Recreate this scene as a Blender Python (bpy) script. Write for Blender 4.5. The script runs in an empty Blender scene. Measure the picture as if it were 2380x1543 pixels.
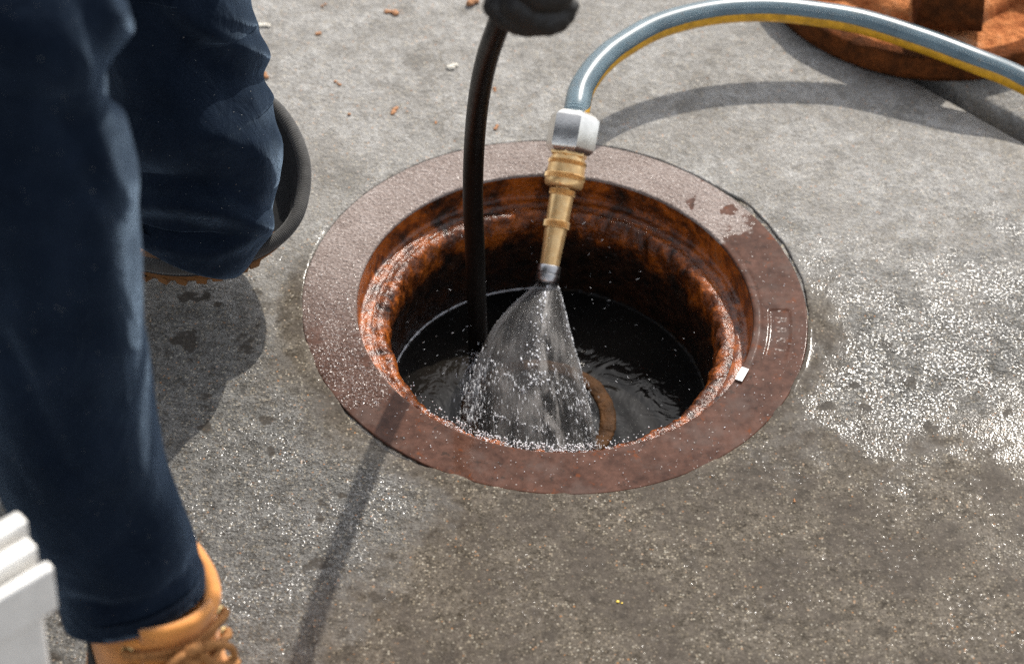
import bpy, bmesh, math, random
import numpy as np
from mathutils import Vector, Matrix, noise as mnoise
random.seed(7); rng = np.random.default_rng(7)
scene = bpy.context.scene
C = scene.collection

# ------------------------------------------------------------------ camera
CAM = np.array([-0.0372, -1.6908, 1.6261]); PITCH = 0.77691; ROLL = 0.05799; HFOV = math.radians(22)
fw = np.array([0, math.cos(PITCH), -math.sin(PITCH)])
r0 = np.array([1., 0, 0]); u0 = np.cross(r0, fw)
RT = r0*math.cos(ROLL) + u0*math.sin(ROLL); UP = -r0*math.sin(ROLL) + u0*math.cos(ROLL)
cam_d = bpy.data.cameras.new('camera'); cam = bpy.data.objects.new('camera', cam_d); C.objects.link(cam)
m = Matrix(((RT[0], UP[0], -fw[0], CAM[0]), (RT[1], UP[1], -fw[1], CAM[1]), (RT[2], UP[2], -fw[2], CAM[2]), (0, 0, 0, 1)))
cam.matrix_world = m
cam_d.sensor_width = 36; cam_d.lens = 18/math.tan(HFOV/2); cam_d.clip_start = .05; cam_d.clip_end = 500
cam_d.dof.use_dof = True; cam_d.dof.focus_distance = 2.25; cam_d.dof.aperture_fstop = 5.0; cam_d.dof.aperture_blades = 0
scene.camera = cam
# ------------------------------------------------------------------ sky, sun, exposure
SUN_AZ = math.radians(19); SUN_EL = math.radians(43)
world = bpy.data.worlds.new('World'); scene.world = world; world.use_nodes = True
wn = world.node_tree.nodes; wl = world.node_tree.links
sky = wn.new('ShaderNodeTexSky'); sky.sky_type = 'NISHITA'; sky.sun_disc = False
sky.sun_elevation = SUN_EL; sky.sun_rotation = SUN_AZ; sky.air_density = 1.0; sky.dust_density = 1.5
bg = wn['Background']; bg.inputs['Strength'].default_value = 0.15; hs = wn.new('ShaderNodeHueSaturation'); hs.inputs['Saturation'].default_value = .28; wl.new(sky.outputs[0], hs.inputs['Color']); wl.new(hs.outputs[0], bg.inputs[0])
sun_d = bpy.data.lights.new('sun', 'SUN'); sun_d.energy = 2.8; sun_d.angle = math.radians(.7); sun_d.color = (1, .945, .86)
sun = bpy.data.objects.new('sun', sun_d); C.objects.link(sun)
SD = Vector((math.sin(SUN_AZ)*math.cos(SUN_EL), math.cos(SUN_AZ)*math.cos(SUN_EL), math.sin(SUN_EL)))
sun.rotation_euler = (-SD).to_track_quat('-Z', 'Y').to_euler(); sun.location = SD*5
vs = scene.view_settings; vs.view_transform = 'Standard'; vs.look = 'None'; vs.exposure = 0.80; vs.gamma = 1.0
scene.cycles.use_denoising = False; scene.cycles.sample_clamp_indirect = 4.0; scene.cycles.sample_clamp_direct = 6.0
scene.cycles.caustics_reflective = False; scene.cycles.caustics_refractive = False
scene.cycles.max_bounces = 8; scene.cycles.transparent_max_bounces = 16

# ------------------------------------------------------------------ helpers
FPX = 1190/math.tan(HFOV/2)          # focal length for a 2380 x 1543 picture
def P(x, y, z=0.0):
    """the place at height z that is seen at picture point (x, y)"""
    d = fw + RT*((x-1190)/FPX) - UP*((y-771.5)/FPX)
    return CAM + d*((z-CAM[2])/d[2])
def proj(V):
    d = np.asarray(V) - CAM; k = d@fw
    return 1190 + FPX*(d@RT)/k, 771.5 - FPX*(d@UP)/k
def tag(o, label=None, cat=None, group=None, kind=None):
    if label: o['label'] = label
    if cat: o['category'] = cat
    if group: o['group'] = group
    if kind: o['kind'] = kind
    return o
def empty(name, loc=(0, 0, 0)):
    o = bpy.data.objects.new(name, None); C.objects.link(o); o.location = loc; o.empty_display_size = .05
    return o
def mk(name, V, F, mat, parent=None, smooth=True, uv=None):
    me = bpy.data.meshes.new(name); me.from_pydata([tuple(map(float, v)) for v in V], [], F)
    if smooth: me.polygons.foreach_set('use_smooth', [True]*len(me.polygons))
    if uv is not None:
        lay = me.uv_layers.new(name='UVMap'); idx = np.zeros(len(me.loops), int); me.loops.foreach_get('vertex_index', idx)
        lay.data.foreach_set('uv', np.asarray(uv)[idx].ravel().astype(float))
    me.materials.append(mat); me.update()
    o = bpy.data.objects.new(name, me); C.objects.link(o)
    if parent is not None:
        o.parent = parent; o.matrix_parent_inverse = Matrix.Translation(parent.location).inverted()
    return o
def grid_faces(nr, nc, closed=True, flip=False):
    F = []
    for i in range(nr-1):
        for j in range(nc if closed else nc-1):
            k = (j+1) % nc; f = (i*nc+j, i*nc+k, (i+1)*nc+k, (i+1)*nc+j)
            F.append(f[::-1] if flip else f)
    return F
def cat_rom(pts, n):
    pts = np.asarray(pts, float); q = np.vstack([2*pts[0]-pts[1], pts, 2*pts[-1]-pts[-2]]); out = []
    seg = len(pts)-1
    for t in np.linspace(0, seg, n):
        i = min(int(t), seg-1); f = t-i; a, b, c, d = q[i:i+4]
        out.append(.5*((2*b)+(-a+c)*f+(2*a-5*b+4*c-d)*f*f+(-a+3*b-3*c+d)*f**3))
    return np.array(out)
def nrm(v): return v/(np.linalg.norm(v)+1e-12)
def tube_arrays(pts, rad, n=24, ref=(0, 0, 1), caps=True, ang=None):
    """rings round a path; angle 0 of each ring looks towards ref"""
    pts = np.asarray(pts, float); N = len(pts); rad = np.broadcast_to(rad, (N,)).astype(float)
    T = np.gradient(pts, axis=0); V = []; UV = []; L = 0
    A = np.linspace(0, 2*math.pi, n, endpoint=False) if ang is None else np.linspace(ang[0], ang[1], n)
    ref = np.asarray(ref, float); prev = None
    for i in range(N):
        t = nrm(T[i]); a = ref - t*(ref@t)
        if np.linalg.norm(a) < .15 and prev is not None: a = prev - t*(prev@t)
        a = nrm(a); prev = a; b = np.cross(t, a)
        if i: L += np.linalg.norm(pts[i]-pts[i-1])
        for k in range(n):
            V.append(pts[i] + rad[i]*(a*math.cos(A[k]) + b*math.sin(A[k]))); UV.append((A[k]/(2*math.pi), L))
    F = grid_faces(N, n, ang is None)
    if caps and ang is None:
        F.append(tuple(range(n))[::-1]); F.append(tuple((N-1)*n+k for k in range(n)))
    return V, F, UV
def tube(name, pts, rad, mat, parent=None, n=24, **k):
    V, F, UV = tube_arrays(pts, rad, n, **k); return mk(name, V, F, mat, parent, True, UV)
def lathe_arrays(prof, O, axis, n=48, ref=(1, 0, 0), sides=None):
    """prof: (distance along axis, radius)"""
    O = np.asarray(O, float); t = nrm(np.asarray(axis, float)); ref = np.asarray(ref, float)
    a = nrm(ref - t*(ref@t)); b = np.cross(t, a); V = []
    for s, r in prof:
        for k in range(n):
            w = 2*math.pi*k/n; rr = r
            if sides:
                h = 2*math.pi/sides; ww = (w+h/2) % h - h/2; rr = r*math.cos(h/2)/math.cos(ww)
            V.append(O + t*s + rr*(a*math.cos(w)+b*math.sin(w)))
    F = grid_faces(len(prof), n); F.append(tuple(range(n))[::-1]); F.append(tuple((len(prof)-1)*n+k for k in range(n)))
    return V, F
def lathe(name, prof, O, axis, mat, parent=None, **k):
    V, F = lathe_arrays(prof, O, axis, **k); o = mk(name, V, F, mat, parent, True)
    sharp(o, 40); return o
def sharp(o, deg=35):
    bm = bmesh.new(); bm.from_mesh(o.data); lim = math.radians(deg)
    bmesh.ops.recalc_face_normals(bm, faces=bm.faces[:])
    for e in bm.edges:
        if len(e.link_faces) == 2 and e.calc_face_angle(0) > lim: e.smooth = False
    bm.to_mesh(o.data); bm.free()
def box_bm(lo, hi, bev=0.0, seg=2, mat4=None):
    bm = bmesh.new(); bmesh.ops.create_cube(bm, size=1)
    lo = Vector(lo); hi = Vector(hi)
    for v in bm.verts: v.co = Vector([(lo[i]+hi[i])/2 + v.co[i]*(hi[i]-lo[i]) for i in range(3)])
    if bev: bmesh.ops.bevel(bm, geom=bm.edges[:], offset=bev, segments=seg, affect='EDGES', profile=.5)
    if mat4: bmesh.ops.transform(bm, matrix=mat4, verts=bm.verts)
    return bm
def from_bm(name, bm, mat, parent=None, smooth=False):
    me = bpy.data.meshes.new(name); bm.to_mesh(me); bm.free(); me.materials.append(mat)
    if smooth: me.polygons.foreach_set('use_smooth', [True]*len(me.polygons))
    o = bpy.data.objects.new(name, me); C.objects.link(o)
    if parent is not None: o.parent = parent; o.matrix_parent_inverse = Matrix.Translation(parent.location).inverted()
    return o
def nz(x, y, z=0., s=1.): return mnoise.noise(Vector((x*s, y*s, z*s)))
def fbm(x, y, z=0., s=1., o=4): return mnoise.fractal(Vector((x*s, y*s, z*s)), 1.0, 2.0, o)
def sstep(a, b, x):
    t = min(1, max(0, (x-a)/(b-a))); return t*t*(3-2*t)

# ------------------------------------------------------------------ node helpers
class NT:
    def __init__(s, name):
        s.m = bpy.data.materials.new(name); s.m.use_nodes = True; s.t = s.m.node_tree; s.b = s.t.nodes['Principled BSDF']
        s.out = s.t.nodes['Material Output']; s._c = None
    def N(s, ty): return s.t.nodes.new(ty)
    def L(s, a, b): s.t.links.new(a, b)
    def put(s, sock, v):
        if v is None: return
        if hasattr(v, 'is_output'): s.L(v, sock)
        else:
            if isinstance(v, (tuple, list)) and len(v) == 3 and sock.type == 'RGBA': v = (*v, 1)
            sock.default_value = v
    def coord(s, kind='Object'):
        if s._c is None: s._c = s.N('ShaderNodeTexCoord')
        return s._c.outputs[kind]
    def xyz(s, kind='Object'):
        n = s.N('ShaderNodeSeparateXYZ'); s.L(s.coord(kind), n.inputs[0]); return n.outputs
    def scaled(s, v, sc):
        n = s.N('ShaderNodeMapping'); s.L(v, n.inputs[0]); n.inputs['Scale'].default_value = sc; return n.outputs[0]
    def noise(s, scale, detail=3, rough=.55, dist=0., co=None, col=False):
        n = s.N('ShaderNodeTexNoise'); s.L(co or s.coord(), n.inputs['Vector'])
        n.inputs['Scale'].default_value = scale; n.inputs['Detail'].default_value = detail
        n.inputs['Roughness'].default_value = rough; n.inputs['Distortion'].default_value = dist
        return n.outputs['Color' if col else 'Fac']
    def voro(s, scale, out='Distance', feature='F1', co=None, rnd=1.):
        n = s.N('ShaderNodeTexVoronoi'); n.feature = feature; s.L(co or s.coord(), n.inputs['Vector'])
        n.inputs['Scale'].default_value = scale; n.inputs['Randomness'].default_value = rnd; return n.outputs[out]
    def wave(s, scale, co=None, dirn='X', dist=0., dscale=1.):
        n = s.N('ShaderNodeTexWave'); n.bands_direction = dirn; s.L(co or s.coord(), n.inputs['Vector'])
        n.inputs['Scale'].default_value = scale; n.inputs['Distortion'].default_value = dist; n.inputs['Detail Scale'].default_value = dscale
        return n.outputs['Fac']
    def math(s, op, a, b=None, c=None, clamp=False):
        n = s.N('ShaderNodeMath'); n.operation = op; n.use_clamp = clamp
        s.put(n.inputs[0], a); s.put(n.inputs[1], b); s.put(n.inputs[2], c); return n.outputs[0]
    def add(s, a, b): return s.math('ADD', a, b)
    def mul(s, a, b): return s.math('MULTIPLY', a, b)
    def ss(s, v, a, b, lo=0., hi=1.):
        n = s.N('ShaderNodeMapRange'); n.interpolation_type = 'SMOOTHSTEP'; s.put(n.inputs[0], v)
        n.inputs[1].default_value = a; n.inputs[2].default_value = b; n.inputs[3].default_value = lo; n.inputs[4].default_value = hi
        return n.outputs[0]
    def ssd(s, v, a, b):  # falling
        return s.ss(v, b, a, 1., 0.) if b < a else s.ss(v, a, b, 1., 0.)
    def mix(s, f, a, b, mode='MIX'):
        n = s.N('ShaderNodeMix'); n.data_type = 'RGBA'; n.blend_type = mode
        s.put(n.inputs[0], f); s.put(n.inputs[6], a); s.put(n.inputs[7], b); return n.outputs[2]
    def fmix(s, f, a, b):
        n = s.N('ShaderNodeMix'); s.put(n.inputs[0], f); s.put(n.inputs[2], a); s.put(n.inputs[3], b); return n.outputs[0]
    def ramp(s, f, stops):
        n = s.N('ShaderNodeValToRGB'); s.put(n.inputs[0], f); el = n.color_ramp.elements
        while len(el) < len(stops): el.new(.5)
        for e, (p, c) in zip(el, stops): e.position = p; e.color = (*c, 1)
        return n.outputs[0]
    def bump(s, h, strength=1., dist=.001, normal=None):
        n = s.N('ShaderNodeBump'); s.put(n.inputs['Height'], h); s.put(n.inputs['Strength'], strength)
        n.inputs['Distance'].default_value = dist
        if normal is not None: s.L(normal, n.inputs['Normal'])
        return n.outputs[0]
    def set(s, **k):
        names = dict(base='Base Color', rough='Roughness', metal='Metallic', normal='Normal', ior='IOR', spec='Specular IOR Level',
                     trans='Transmission Weight', coat='Coat Weight', coatr='Coat Roughness', sheen='Sheen Weight', sheenr='Sheen Roughness',
                     sheent='Sheen Tint', alpha='Alpha', coatn='Coat Normal', sss='Subsurface Weight')
        for a, v in k.items(): s.put(s.b.inputs[names[a]], v)
        return s.m

# ------------------------------------------------------------------ materials
def mat_ground():
    s = NT('wet_concrete'); x, y, z = s.xyz()
    big = s.noise(4.5, 3, .6); mid = s.noise(19, 4, .62); med = s.noise(70, 3, .6)
    b0 = s.math('SUBTRACT', big, .5); m0 = s.math('SUBTRACT', mid, .5); d0 = s.math('SUBTRACT', med, .5)
    jit = s.math('MULTIPLY_ADD', b0, .26, s.math('MULTIPLY_ADD', m0, .22, s.mul(d0, .07)))
    yy = s.add(y, jit); yf = s.math('MULTIPLY_ADD', jit, .60, s.math('MULTIPLY_ADD', s.math('SUBTRACT', s.noise(38, 3, .6), .5), .10, y)); rad = s.radius(x, y)
    # standing film: near side right of the middle, and just right of the ring
    q = s.math('MULTIPLY_ADD', s.ss(x, -.30, .04), .40, -.50)
    q = s.math('MINIMUM', q, s.math('MULTIPLY_ADD', s.ss(x, .16, .40), -.03, -.05))
    film = s.ss(s.math('SUBTRACT', q, yf), -.08, .08)
    halo = s.mul(s.ss(s.add(rad, s.mul(jit, .30)), .285, .232), s.ss(y, .13, .0)); film = s.math('MAXIMUM', film, halo)
    damp = s.math('MAXIMUM', s.ss(s.math('MULTIPLY_ADD', x, -.12, yy), .13, -.07, 0., .92), film)
    spots = s.mul(s.ss(s.noise(36, 3, .55), .60, .655), s.ss(yy, .14, -.05))
    wet = s.math('MAXIMUM', damp, spots)
    patch = s.ss(s.math('MULTIPLY_ADD', s.noise(13, 4, .7), .7, s.mul(med, .3)), .45, .58)      # silt-covered, smooth
    # colour: cement, sand grains, pits
    gv = s.voron(480); gs = s.sep(gv[1]); fine = s.noise(560, 2, .6); fine2 = s.noise(240, 3, .7)
    t = s.math('MULTIPLY_ADD', fine2, .55, s.mul(med, .45))
    dry = s.ramp(t, [(.30, (.18, .171, .158)), (.45, (.285, .274, .257)), (.56, (.365, .353, .333)), (.70, (.46, .448, .426))])
    dry = s.mix(s.ss(fine, .33, .46, .45, 0.), dry, (.17, .16, .145))
    mott = s.ss(s.math('MULTIPLY_ADD', mid, .65, s.mul(big, .35)), .42, .60); dry = s.mix(s.mul(mott, .62), dry, (.22, .205, .185)); dry = s.mix(s.ss(s.noise(11, 5, .75), .52, .64, 0., .62), dry, (.15, .14, .125)); dry = s.mix(s.ss(s.noise(42, 4, .7), .50, .66, 0., .5), dry, (.17, .16, .145)); dry = s.mix(s.ss(s.noise(26, 5, .7), .56, .68, 0., .45), dry, (.46, .45, .43))
    wcem = s.ramp(t, [(.32, (.045, .042, .038)), (.45, (.10, .096, .088)), (.55, (.16, .155, .145)), (.70, (.24, .235, .22))])
    wcem = s.mix(s.ss(fine, .35, .48, .55, 0.), wcem, (.03, .028, .025))
    gcol = s.ramp(gs[0], [(0., (.08, .065, .048)), (.4, (.22, .18, .13)), (.7, (.40, .34, .25)), (.93, (.56, .52, .43)), (.99, (.50, .22, .07))])
    isg = s.mul(s.ss(gs[1], .64, .68), s.ss(gv[0], .55, .42))
    brown = s.mix(1., wcem, (.84, .74, .63), 'MULTIPLY')
    silt = s.mix(s.mul(patch, .8), brown, s.ramp(s.noise(110, 3, .7), [(.35, (.050, .042, .035)), (.65, (.100, .084, .069))]))
    base = s.mix(wet, dry, s.mix(film, wcem, silt))
    base = s.mix(s.mul(isg, s.fmix(patch, .45, s.fmix(film, .45, .14))), base, gcol)
    lv = s.voron(140); lsx = s.sep(lv[1])
    base = s.mix(s.mul(s.ss(lsx[1], .955, .965), s.ss(lv[0], .24, .16, 0., .4)), base, s.ramp(lsx[0], [(0, (.42, .36, .27)), (.93, (.55, .51, .44)), (.98, (.5, .2, .05))]))
    base = s.mix(s.mul(spots, s.fmix(film, .8, .45)), base, (.048, .041, .034))
    # relief
    filmy = s.math('MAXIMUM', s.mul(film, s.fmix(patch, .96, 1.)), spots)
    h = s.math('MULTIPLY_ADD', fine2, 1., s.math('MULTIPLY_ADD', fine, .4, s.mul(med, .9)))
    nb = s.bump(h, s.fmix(filmy, s.fmix(wet, .75, 1.), .20), .0036)
    # thin water on the grains: flat facets that catch the sun
    fac = s.math('MULTIPLY_ADD', s.noise(190, 1), 1.1, s.noise(520, 1, .5))
    prot = s.mul(s.ss(fine2, .60, .67), s.ss(mid, .45, .60))
    coatn = s.bump(fac, s.fmix(filmy, 1., s.fmix(prot, .03, .9)), .00062)
    sp = s.mul(s.ss(s.noise(380, 1, .5), .49, .63), s.ss(s.math('MULTIPLY_ADD', s.noise(24, 4, .72), .75, s.mul(big, .25)), .44, .56, .04, 1.))
    coat = s.mul(s.fmix(filmy, sp, s.fmix(prot, .08, .9)), s.ss(wet, .0, .6, .15, 1.))
    return s.set(base=base, rough=.95, normal=nb, spec=.0, coat=coat, coatr=s.fmix(filmy, .215, .08), coatn=coatn)
def _voron(s, scale):
    n = s.N('ShaderNodeTexVoronoi'); s.L(s.coord(), n.inputs['Vector']); n.inputs['Scale'].default_value = scale; return n.outputs['Distance'], n.outputs['Color']
def _sep(s, c):
    n = s.N('ShaderNodeSeparateColor'); s.L(c, n.inputs[0]); return n.outputs
def _radius(s, x, y): return s.math('SQRT', s.math('MULTIPLY_ADD', x, x, s.mul(y, y)))
NT.voron = _voron; NT.sep = _sep; NT.radius = _radius
def _vadd(s, a, b, k):
    n = s.N('ShaderNodeVectorMath'); n.operation = 'SCALE'; s.L(b, n.inputs[0]); n.inputs['Scale'].default_value = k
    m2 = s.N('ShaderNodeVectorMath'); m2.operation = 'ADD'; s.L(a, m2.inputs[0]); s.L(n.outputs[0], m2.inputs[1]); return m2.outputs[0]
NT.vadd = _vadd
def mat_sediment():
    s = NT('wet_grit'); g = s.voro(260, 'Color'); gs = s.N('ShaderNodeSeparateColor'); s.L(g, gs.inputs[0]); d = s.voro(260)
    c = s.ramp(gs.outputs[0], [(0, (.02, .016, .012)), (.5, (.06, .046, .032)), (.85, (.11, .085, .055)), (.97, (.36, .30, .2))])
    return s.set(base=c, rough=.3, normal=s.bump(s.add(s.mul(d, -1), s.noise(500)), .8, .003), coat=.4, coatr=.15)
def mat_dirt():
    s = NT('dark_dirt'); c = s.ramp(s.noise(60, 4), [(.3, (.012, .010, .008)), (.7, (.05, .042, .034))])
    return s.set(base=c, rough=.8, normal=s.bump(s.noise(200, 4), .8, .004))
def mat_flange():
    s = NT('worn_iron_flange'); x, y, z = s.xyz()
    med = s.noise(110, 3, .65); big = s.noise(24, 4, .65)
    nzz = s.math('MULTIPLY_ADD', s.math('SUBTRACT', s.noise(11, 4, .65), .5), .13, s.mul(s.math('SUBTRACT', med, .5), .03))
    w = s.add(s.math('SUBTRACT', s.mul(x, .6), s.mul(y, .8)), nzz)
    film = s.ss(w, .006, .013)
    film = s.math('MAXIMUM', film, s.mul(s.ss(s.noise(46, 3, .5), .60, .63), s.ss(w, -.10, -.05)))
    far = s.ss(y, -.10, .10); fine = s.noise(380, 2, .6)
    brown = s.ramp(s.math('MULTIPLY_ADD', med, .5, s.mul(big, .5)), [(.34, (.038, .0180, .0125)), (.5, (.080, .039, .027)), (.66, (.125, .062, .044))])
    rs = s.noise(60, 4, .75)
    brown = s.mix(s.ss(rs, .58, .72), brown, (.15, .042, .013)); brown = s.mix(s.ss(rs, .42, .30, 0., .7), brown, (.022, .017, .013))
    brown = s.mix(s.ss(s.noise(17, 4, .7), .50, .66, 0., .55), brown, (.105, .072, .060)); dots = s.ss(s.noise(330, 1), .73, .75); brown = s.mix(s.mul(dots, .7), brown, (.42, .38, .35))
    t = s.math('MULTIPLY_ADD', fine, .6, s.mul(big, .4))
    dry = s.ramp(t, [(.34, (.17, .132, .115)), (.5, (.265, .217, .195)), (.66, (.35, .30, .277))])
    damp = s.ramp(t, [(.34, (.050, .028, .021)), (.5, (.10, .060, .048)), (.66, (.16, .11, .092))])
    base = s.mix(film, s.mix(far, damp, dry), brown)
    nb = s.bump(s.math('MULTIPLY_ADD', med, .8, fine), s.fmix(film, .9, .05), .0026)
    coatn = s.bump(s.math('MULTIPLY_ADD', s.noise(230, 1), .9, s.noise(600, 1, .5)), s.fmix(film, 1., .03), .0008)
    sp = s.ss(s.noise(420, 1, .5), .48, .62)
    return s.set(base=base, rough=.95, normal=nb, spec=.0, coat=s.fmix(film, s.mul(sp, s.fmix(far, .6, .22)), .2), coatr=s.fmix(film, .18, .06), coatn=coatn)
def mat_rust(name='wet_rust', wet=1., dark=.0, scale=1., rel=1.):
    s = NT(name)
    a = s.noise(38*scale, 5, .65, .6); b = s.noise(110*scale, 5, .7); c = s.noise(300*scale, 3, .6); g = s.noise(14*scale, 3)
    t = s.add(s.mul(a, .5), s.add(s.mul(b, .3), s.mul(g, .2)))
    col = s.ramp(t, [(.36, (.010, .007, .005)), (.42, (.034, .010, .003)), (.49, (.14, .034, .005)), (.56, (.36, .088, .008)), (.68, (.15, .085, .045))])
    zc = s.xyz()[2]; low_shade = s.ss(s.math('MULTIPLY_ADD', s.math('SUBTRACT', a, .5), .05, zc), -.044, -.062)  # shade of the lower throat wall, darkened into the rust colour
    if dark: col = s.mix(s.mul(low_shade, .93), col, s.ramp(b, [(.4, (.006, .005, .004)), (.7, (.03, .016, .009))]))
    col = s.mix(s.mul(s.ss(c, .55, .66), .4), col, (.03, .02, .015))
    nb = s.bump(s.add(s.mul(a, 1.2), s.add(s.mul(b, .8), s.mul(c, .25))), .9*rel, .006)
    cn = s.bump(s.add(s.mul(b, 1.), s.mul(s.noise(260*scale, 1), .7)), 1., .0018)
    return s.set(base=col, rough=s.fmix(s.ss(b, .4, .6), .35, .65), normal=nb, coat=.7*wet, coatr=.19, coatn=cn, spec=.08)
def mat_coverrust(dark=False):
    s = NT('dry_rust_dark' if dark else 'dry_rust')
    a = s.noise(28, 5, .65, .4); b = s.noise(90, 5, .7); c = s.noise(330, 3)
    t = s.add(s.mul(a, .6), s.mul(b, .4))
    if dark: col = s.ramp(t, [(.32, (.025, .012, .006)), (.46, (.085, .028, .009)), (.58, (.17, .050, .013)), (.70, (.28, .08, .02))])
    else: col = s.ramp(t, [(.30, (.13, .040, .016)), (.42, (.36, .115, .038)), (.54, (.58, .22, .080)), (.66, (.55, .30, .17)), (.8, (.38, .28, .22))])
    return s.set(base=col, rough=.85, normal=s.bump(s.add(a, s.add(s.mul(b, .8), s.mul(c, .35))), 1., .009), spec=.08)
def mat_water():
    s = NT('dark_water'); x, y, z = s.xyz()
    r = s.noise(26, 3, .55, 1.2); w = s.wave(7, dirn='X', dist=6, dscale=1.4)
    scum = s.ss(s.noise(900, 1), .73, .76)
    base = s.mix(scum, s.ramp(s.noise(8, 3), [(.35, (.004, .004, .004)), (.7, (.014, .012, .010))]), (.3, .3, .28))
    return s.set(base=base, rough=.045, ior=1.33, spec=.28, normal=s.bump(s.add(s.mul(r, 1.), s.mul(s.noise(60, 1), .10)), .16, .010))
def mat_cloth():
    s = NT('navy_work_cloth'); co = s.coord()
    tw = s.wave(620, co=s.rot(co, (0.3, .5, .8)), dist=.4); n = s.noise(18, 4, .6); f = s.noise(900, 2)
    col = s.ramp(n, [(.3, (.0042, .0068, .0128)), (.5, (.0064, .0104, .0190)), (.75, (.0105, .0165, .029))])
    col = s.mix(s.mul(s.ss(f, .5, .75), .5), col, (.02, .028, .043))
    lint = s.ss(s.noise(640, 1, .5), .795, .805); col = s.mix(s.mul(lint, .8), col, (.45, .45, .42))
    return s.set(base=col, rough=.95, spec=.0, sheen=.38, sheenr=.4, sheent=(.40, .55, .75), normal=s.bump(s.noise(26, 4, .6, .8, co=s.scaled(co, (1, 1, .55))), .35, .012, s.bump(s.add(tw, s.mul(f, .8)), .3, .0006)))
def _rot(s, v, r):
    n = s.N('ShaderNodeMapping'); s.L(v, n.inputs[0]); n.inputs['Rotation'].default_value = r; return n.outputs[0]
NT.rot = _rot
def mat_plain(name, col, rough=.5, metal=0., var=.25, vs_=60, bumpk=.3, bs=400, bd=.001, **k):
    s = NT(name); n = s.noise(vs_, 4, .6)
    lo = tuple(c*(1-var) for c in col); hi = tuple(min(1, c*(1+var)) for c in col)
    return s.set(base=s.ramp(n, [(.3, lo), (.7, hi)]), rough=s.fmix(s.noise(vs_*2.3, 3), rough*.8, min(1, rough*1.25)), metal=metal,
                 normal=s.bump(s.noise(bs, 3), bumpk, bd), **k)
def mat_brass():
    s = NT('brass'); n = s.noise(160, 4, .6); tar = s.ss(s.noise(60, 5, .7), .52, .7)
    col = s.mix(s.mul(tar, .45), s.ramp(n, [(.3, (.86, .52, .21)), (.7, (.98, .68, .33))]), (.55, .30, .11))
    return s.set(base=col, metal=.55, rough=s.fmix(tar, .30, .45), normal=s.bump(s.noise(500, 3), .12, .0006))
def mat_hose():
    s = NT('blue_grey_hose'); uv = s.coord('UV')
    br = s.wave(430, co=uv, dirn='Y'); c2 = s.N('ShaderNodeSeparateXYZ'); s.L(uv, c2.inputs[0])
    ax = s.mul(c2.outputs[0], 38.); ay = s.mul(c2.outputs[1], 560.)
    d1 = s.math('SINE', s.mul(s.add(ax, ay), 6.2832*.5)); d2 = s.math('SINE', s.mul(s.math('SUBTRACT', ax, ay), 6.2832*.5))
    dots = s.mul(d1, d2)
    col = s.ramp(s.add(s.mul(s.noise(40, 4), .7), s.mul(dots, .12)), [(.25, (.065, .135, .175)), (.45, (.12, .215, .265)), (.7, (.20, .31, .36))])
    col = s.mix(s.mul(s.ss(s.noise(120, 4, .7), .58, .7), .5), col, (.20, .19, .16))
    return s.set(base=col, rough=.36, coat=.9, coatr=.30, spec=.6, normal=s.bump(s.add(dots, s.mul(br, .8)), .9, .0009))
def mat_sheet():
    """thin sheet of moving water: mostly clear, white where it breaks up, with sun sheen painted down the middle"""
    s = NT('water_sheet'); s.t.nodes.remove(s.b)
    uv = s.coord('UV'); st = s.noise(1., 5, .65, 0.5, co=s.scaled(uv, (26, 3, 1))); st2 = s.noise(1., 4, .7, co=s.scaled(uv, (70, 9, 1)))
    big = s.noise(1., 2, .5, co=s.scaled(uv, (7, 2.2, 1)))
    ux = s.N('ShaderNodeSeparateXYZ'); s.L(uv, ux.inputs[0])
    cen = s.math('MAXIMUM', s.ssd(s.math('ABSOLUTE', s.math('SUBTRACT', ux.outputs[0], .70)), .0, .075), s.ssd(s.math('ABSOLUTE', s.math('SUBTRACT', ux.outputs[0], .20)), .0, .06))  # sun's reflection on the sheet, painted in as white bands
    wht = s.mul(s.ss(s.add(s.mul(st, .6), s.mul(st2, .4)), .42, .64), s.add(s.ss(big, .42, .66, .12, .7), s.mul(cen, 1.3)))
    tr = s.N('ShaderNodeBsdfTransparent'); tr.inputs[0].default_value = (.80, .80, .80, 1)
    gl = s.N('ShaderNodeBsdfGlossy'); gl.inputs['Roughness'].default_value = .12
    s.L(s.bump(s.add(st, s.mul(st2, .5)), .8, .006), gl.inputs['Normal'])
    df = s.N('ShaderNodeBsdfDiffuse'); df.inputs[0].default_value = (.60, .57, .54, 1)
    tl = s.N('ShaderNodeBsdfTranslucent'); tl.inputs[0].default_value = (.60, .57, .54, 1)
    m1 = s.N('ShaderNodeMixShader'); m1.inputs[0].default_value = .5; s.L(df.outputs[0], m1.inputs[1]); s.L(tl.outputs[0], m1.inputs[2])
    fr = s.N('ShaderNodeFresnel'); fr.inputs[0].default_value = 1.33
    m2 = s.N('ShaderNodeMixShader'); s.L(s.mul(fr.outputs[0], .8), m2.inputs[0]); s.L(tr.outputs[0], m2.inputs[1]); s.L(gl.outputs[0], m2.inputs[2])
    m3 = s.N('ShaderNodeMixShader'); s.L(s.math('MULTIPLY_ADD', wht, .50, s.ss(big, .40, .72, .05, .24)), m3.inputs[0]); s.L(m2.outputs[0], m3.inputs[1]); s.L(m1.outputs[0], m3.inputs[2])
    s.L(m3.outputs[0], s.out.inputs[0]); return s.m
def mat_drop():
    s = NT('white_water_drops'); return s.set(base=(.82, .83, .85), rough=.08, spec=.5, coat=.6, coatr=.03)  # white base paints in the sun glints of the drops, like aerated water
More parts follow.
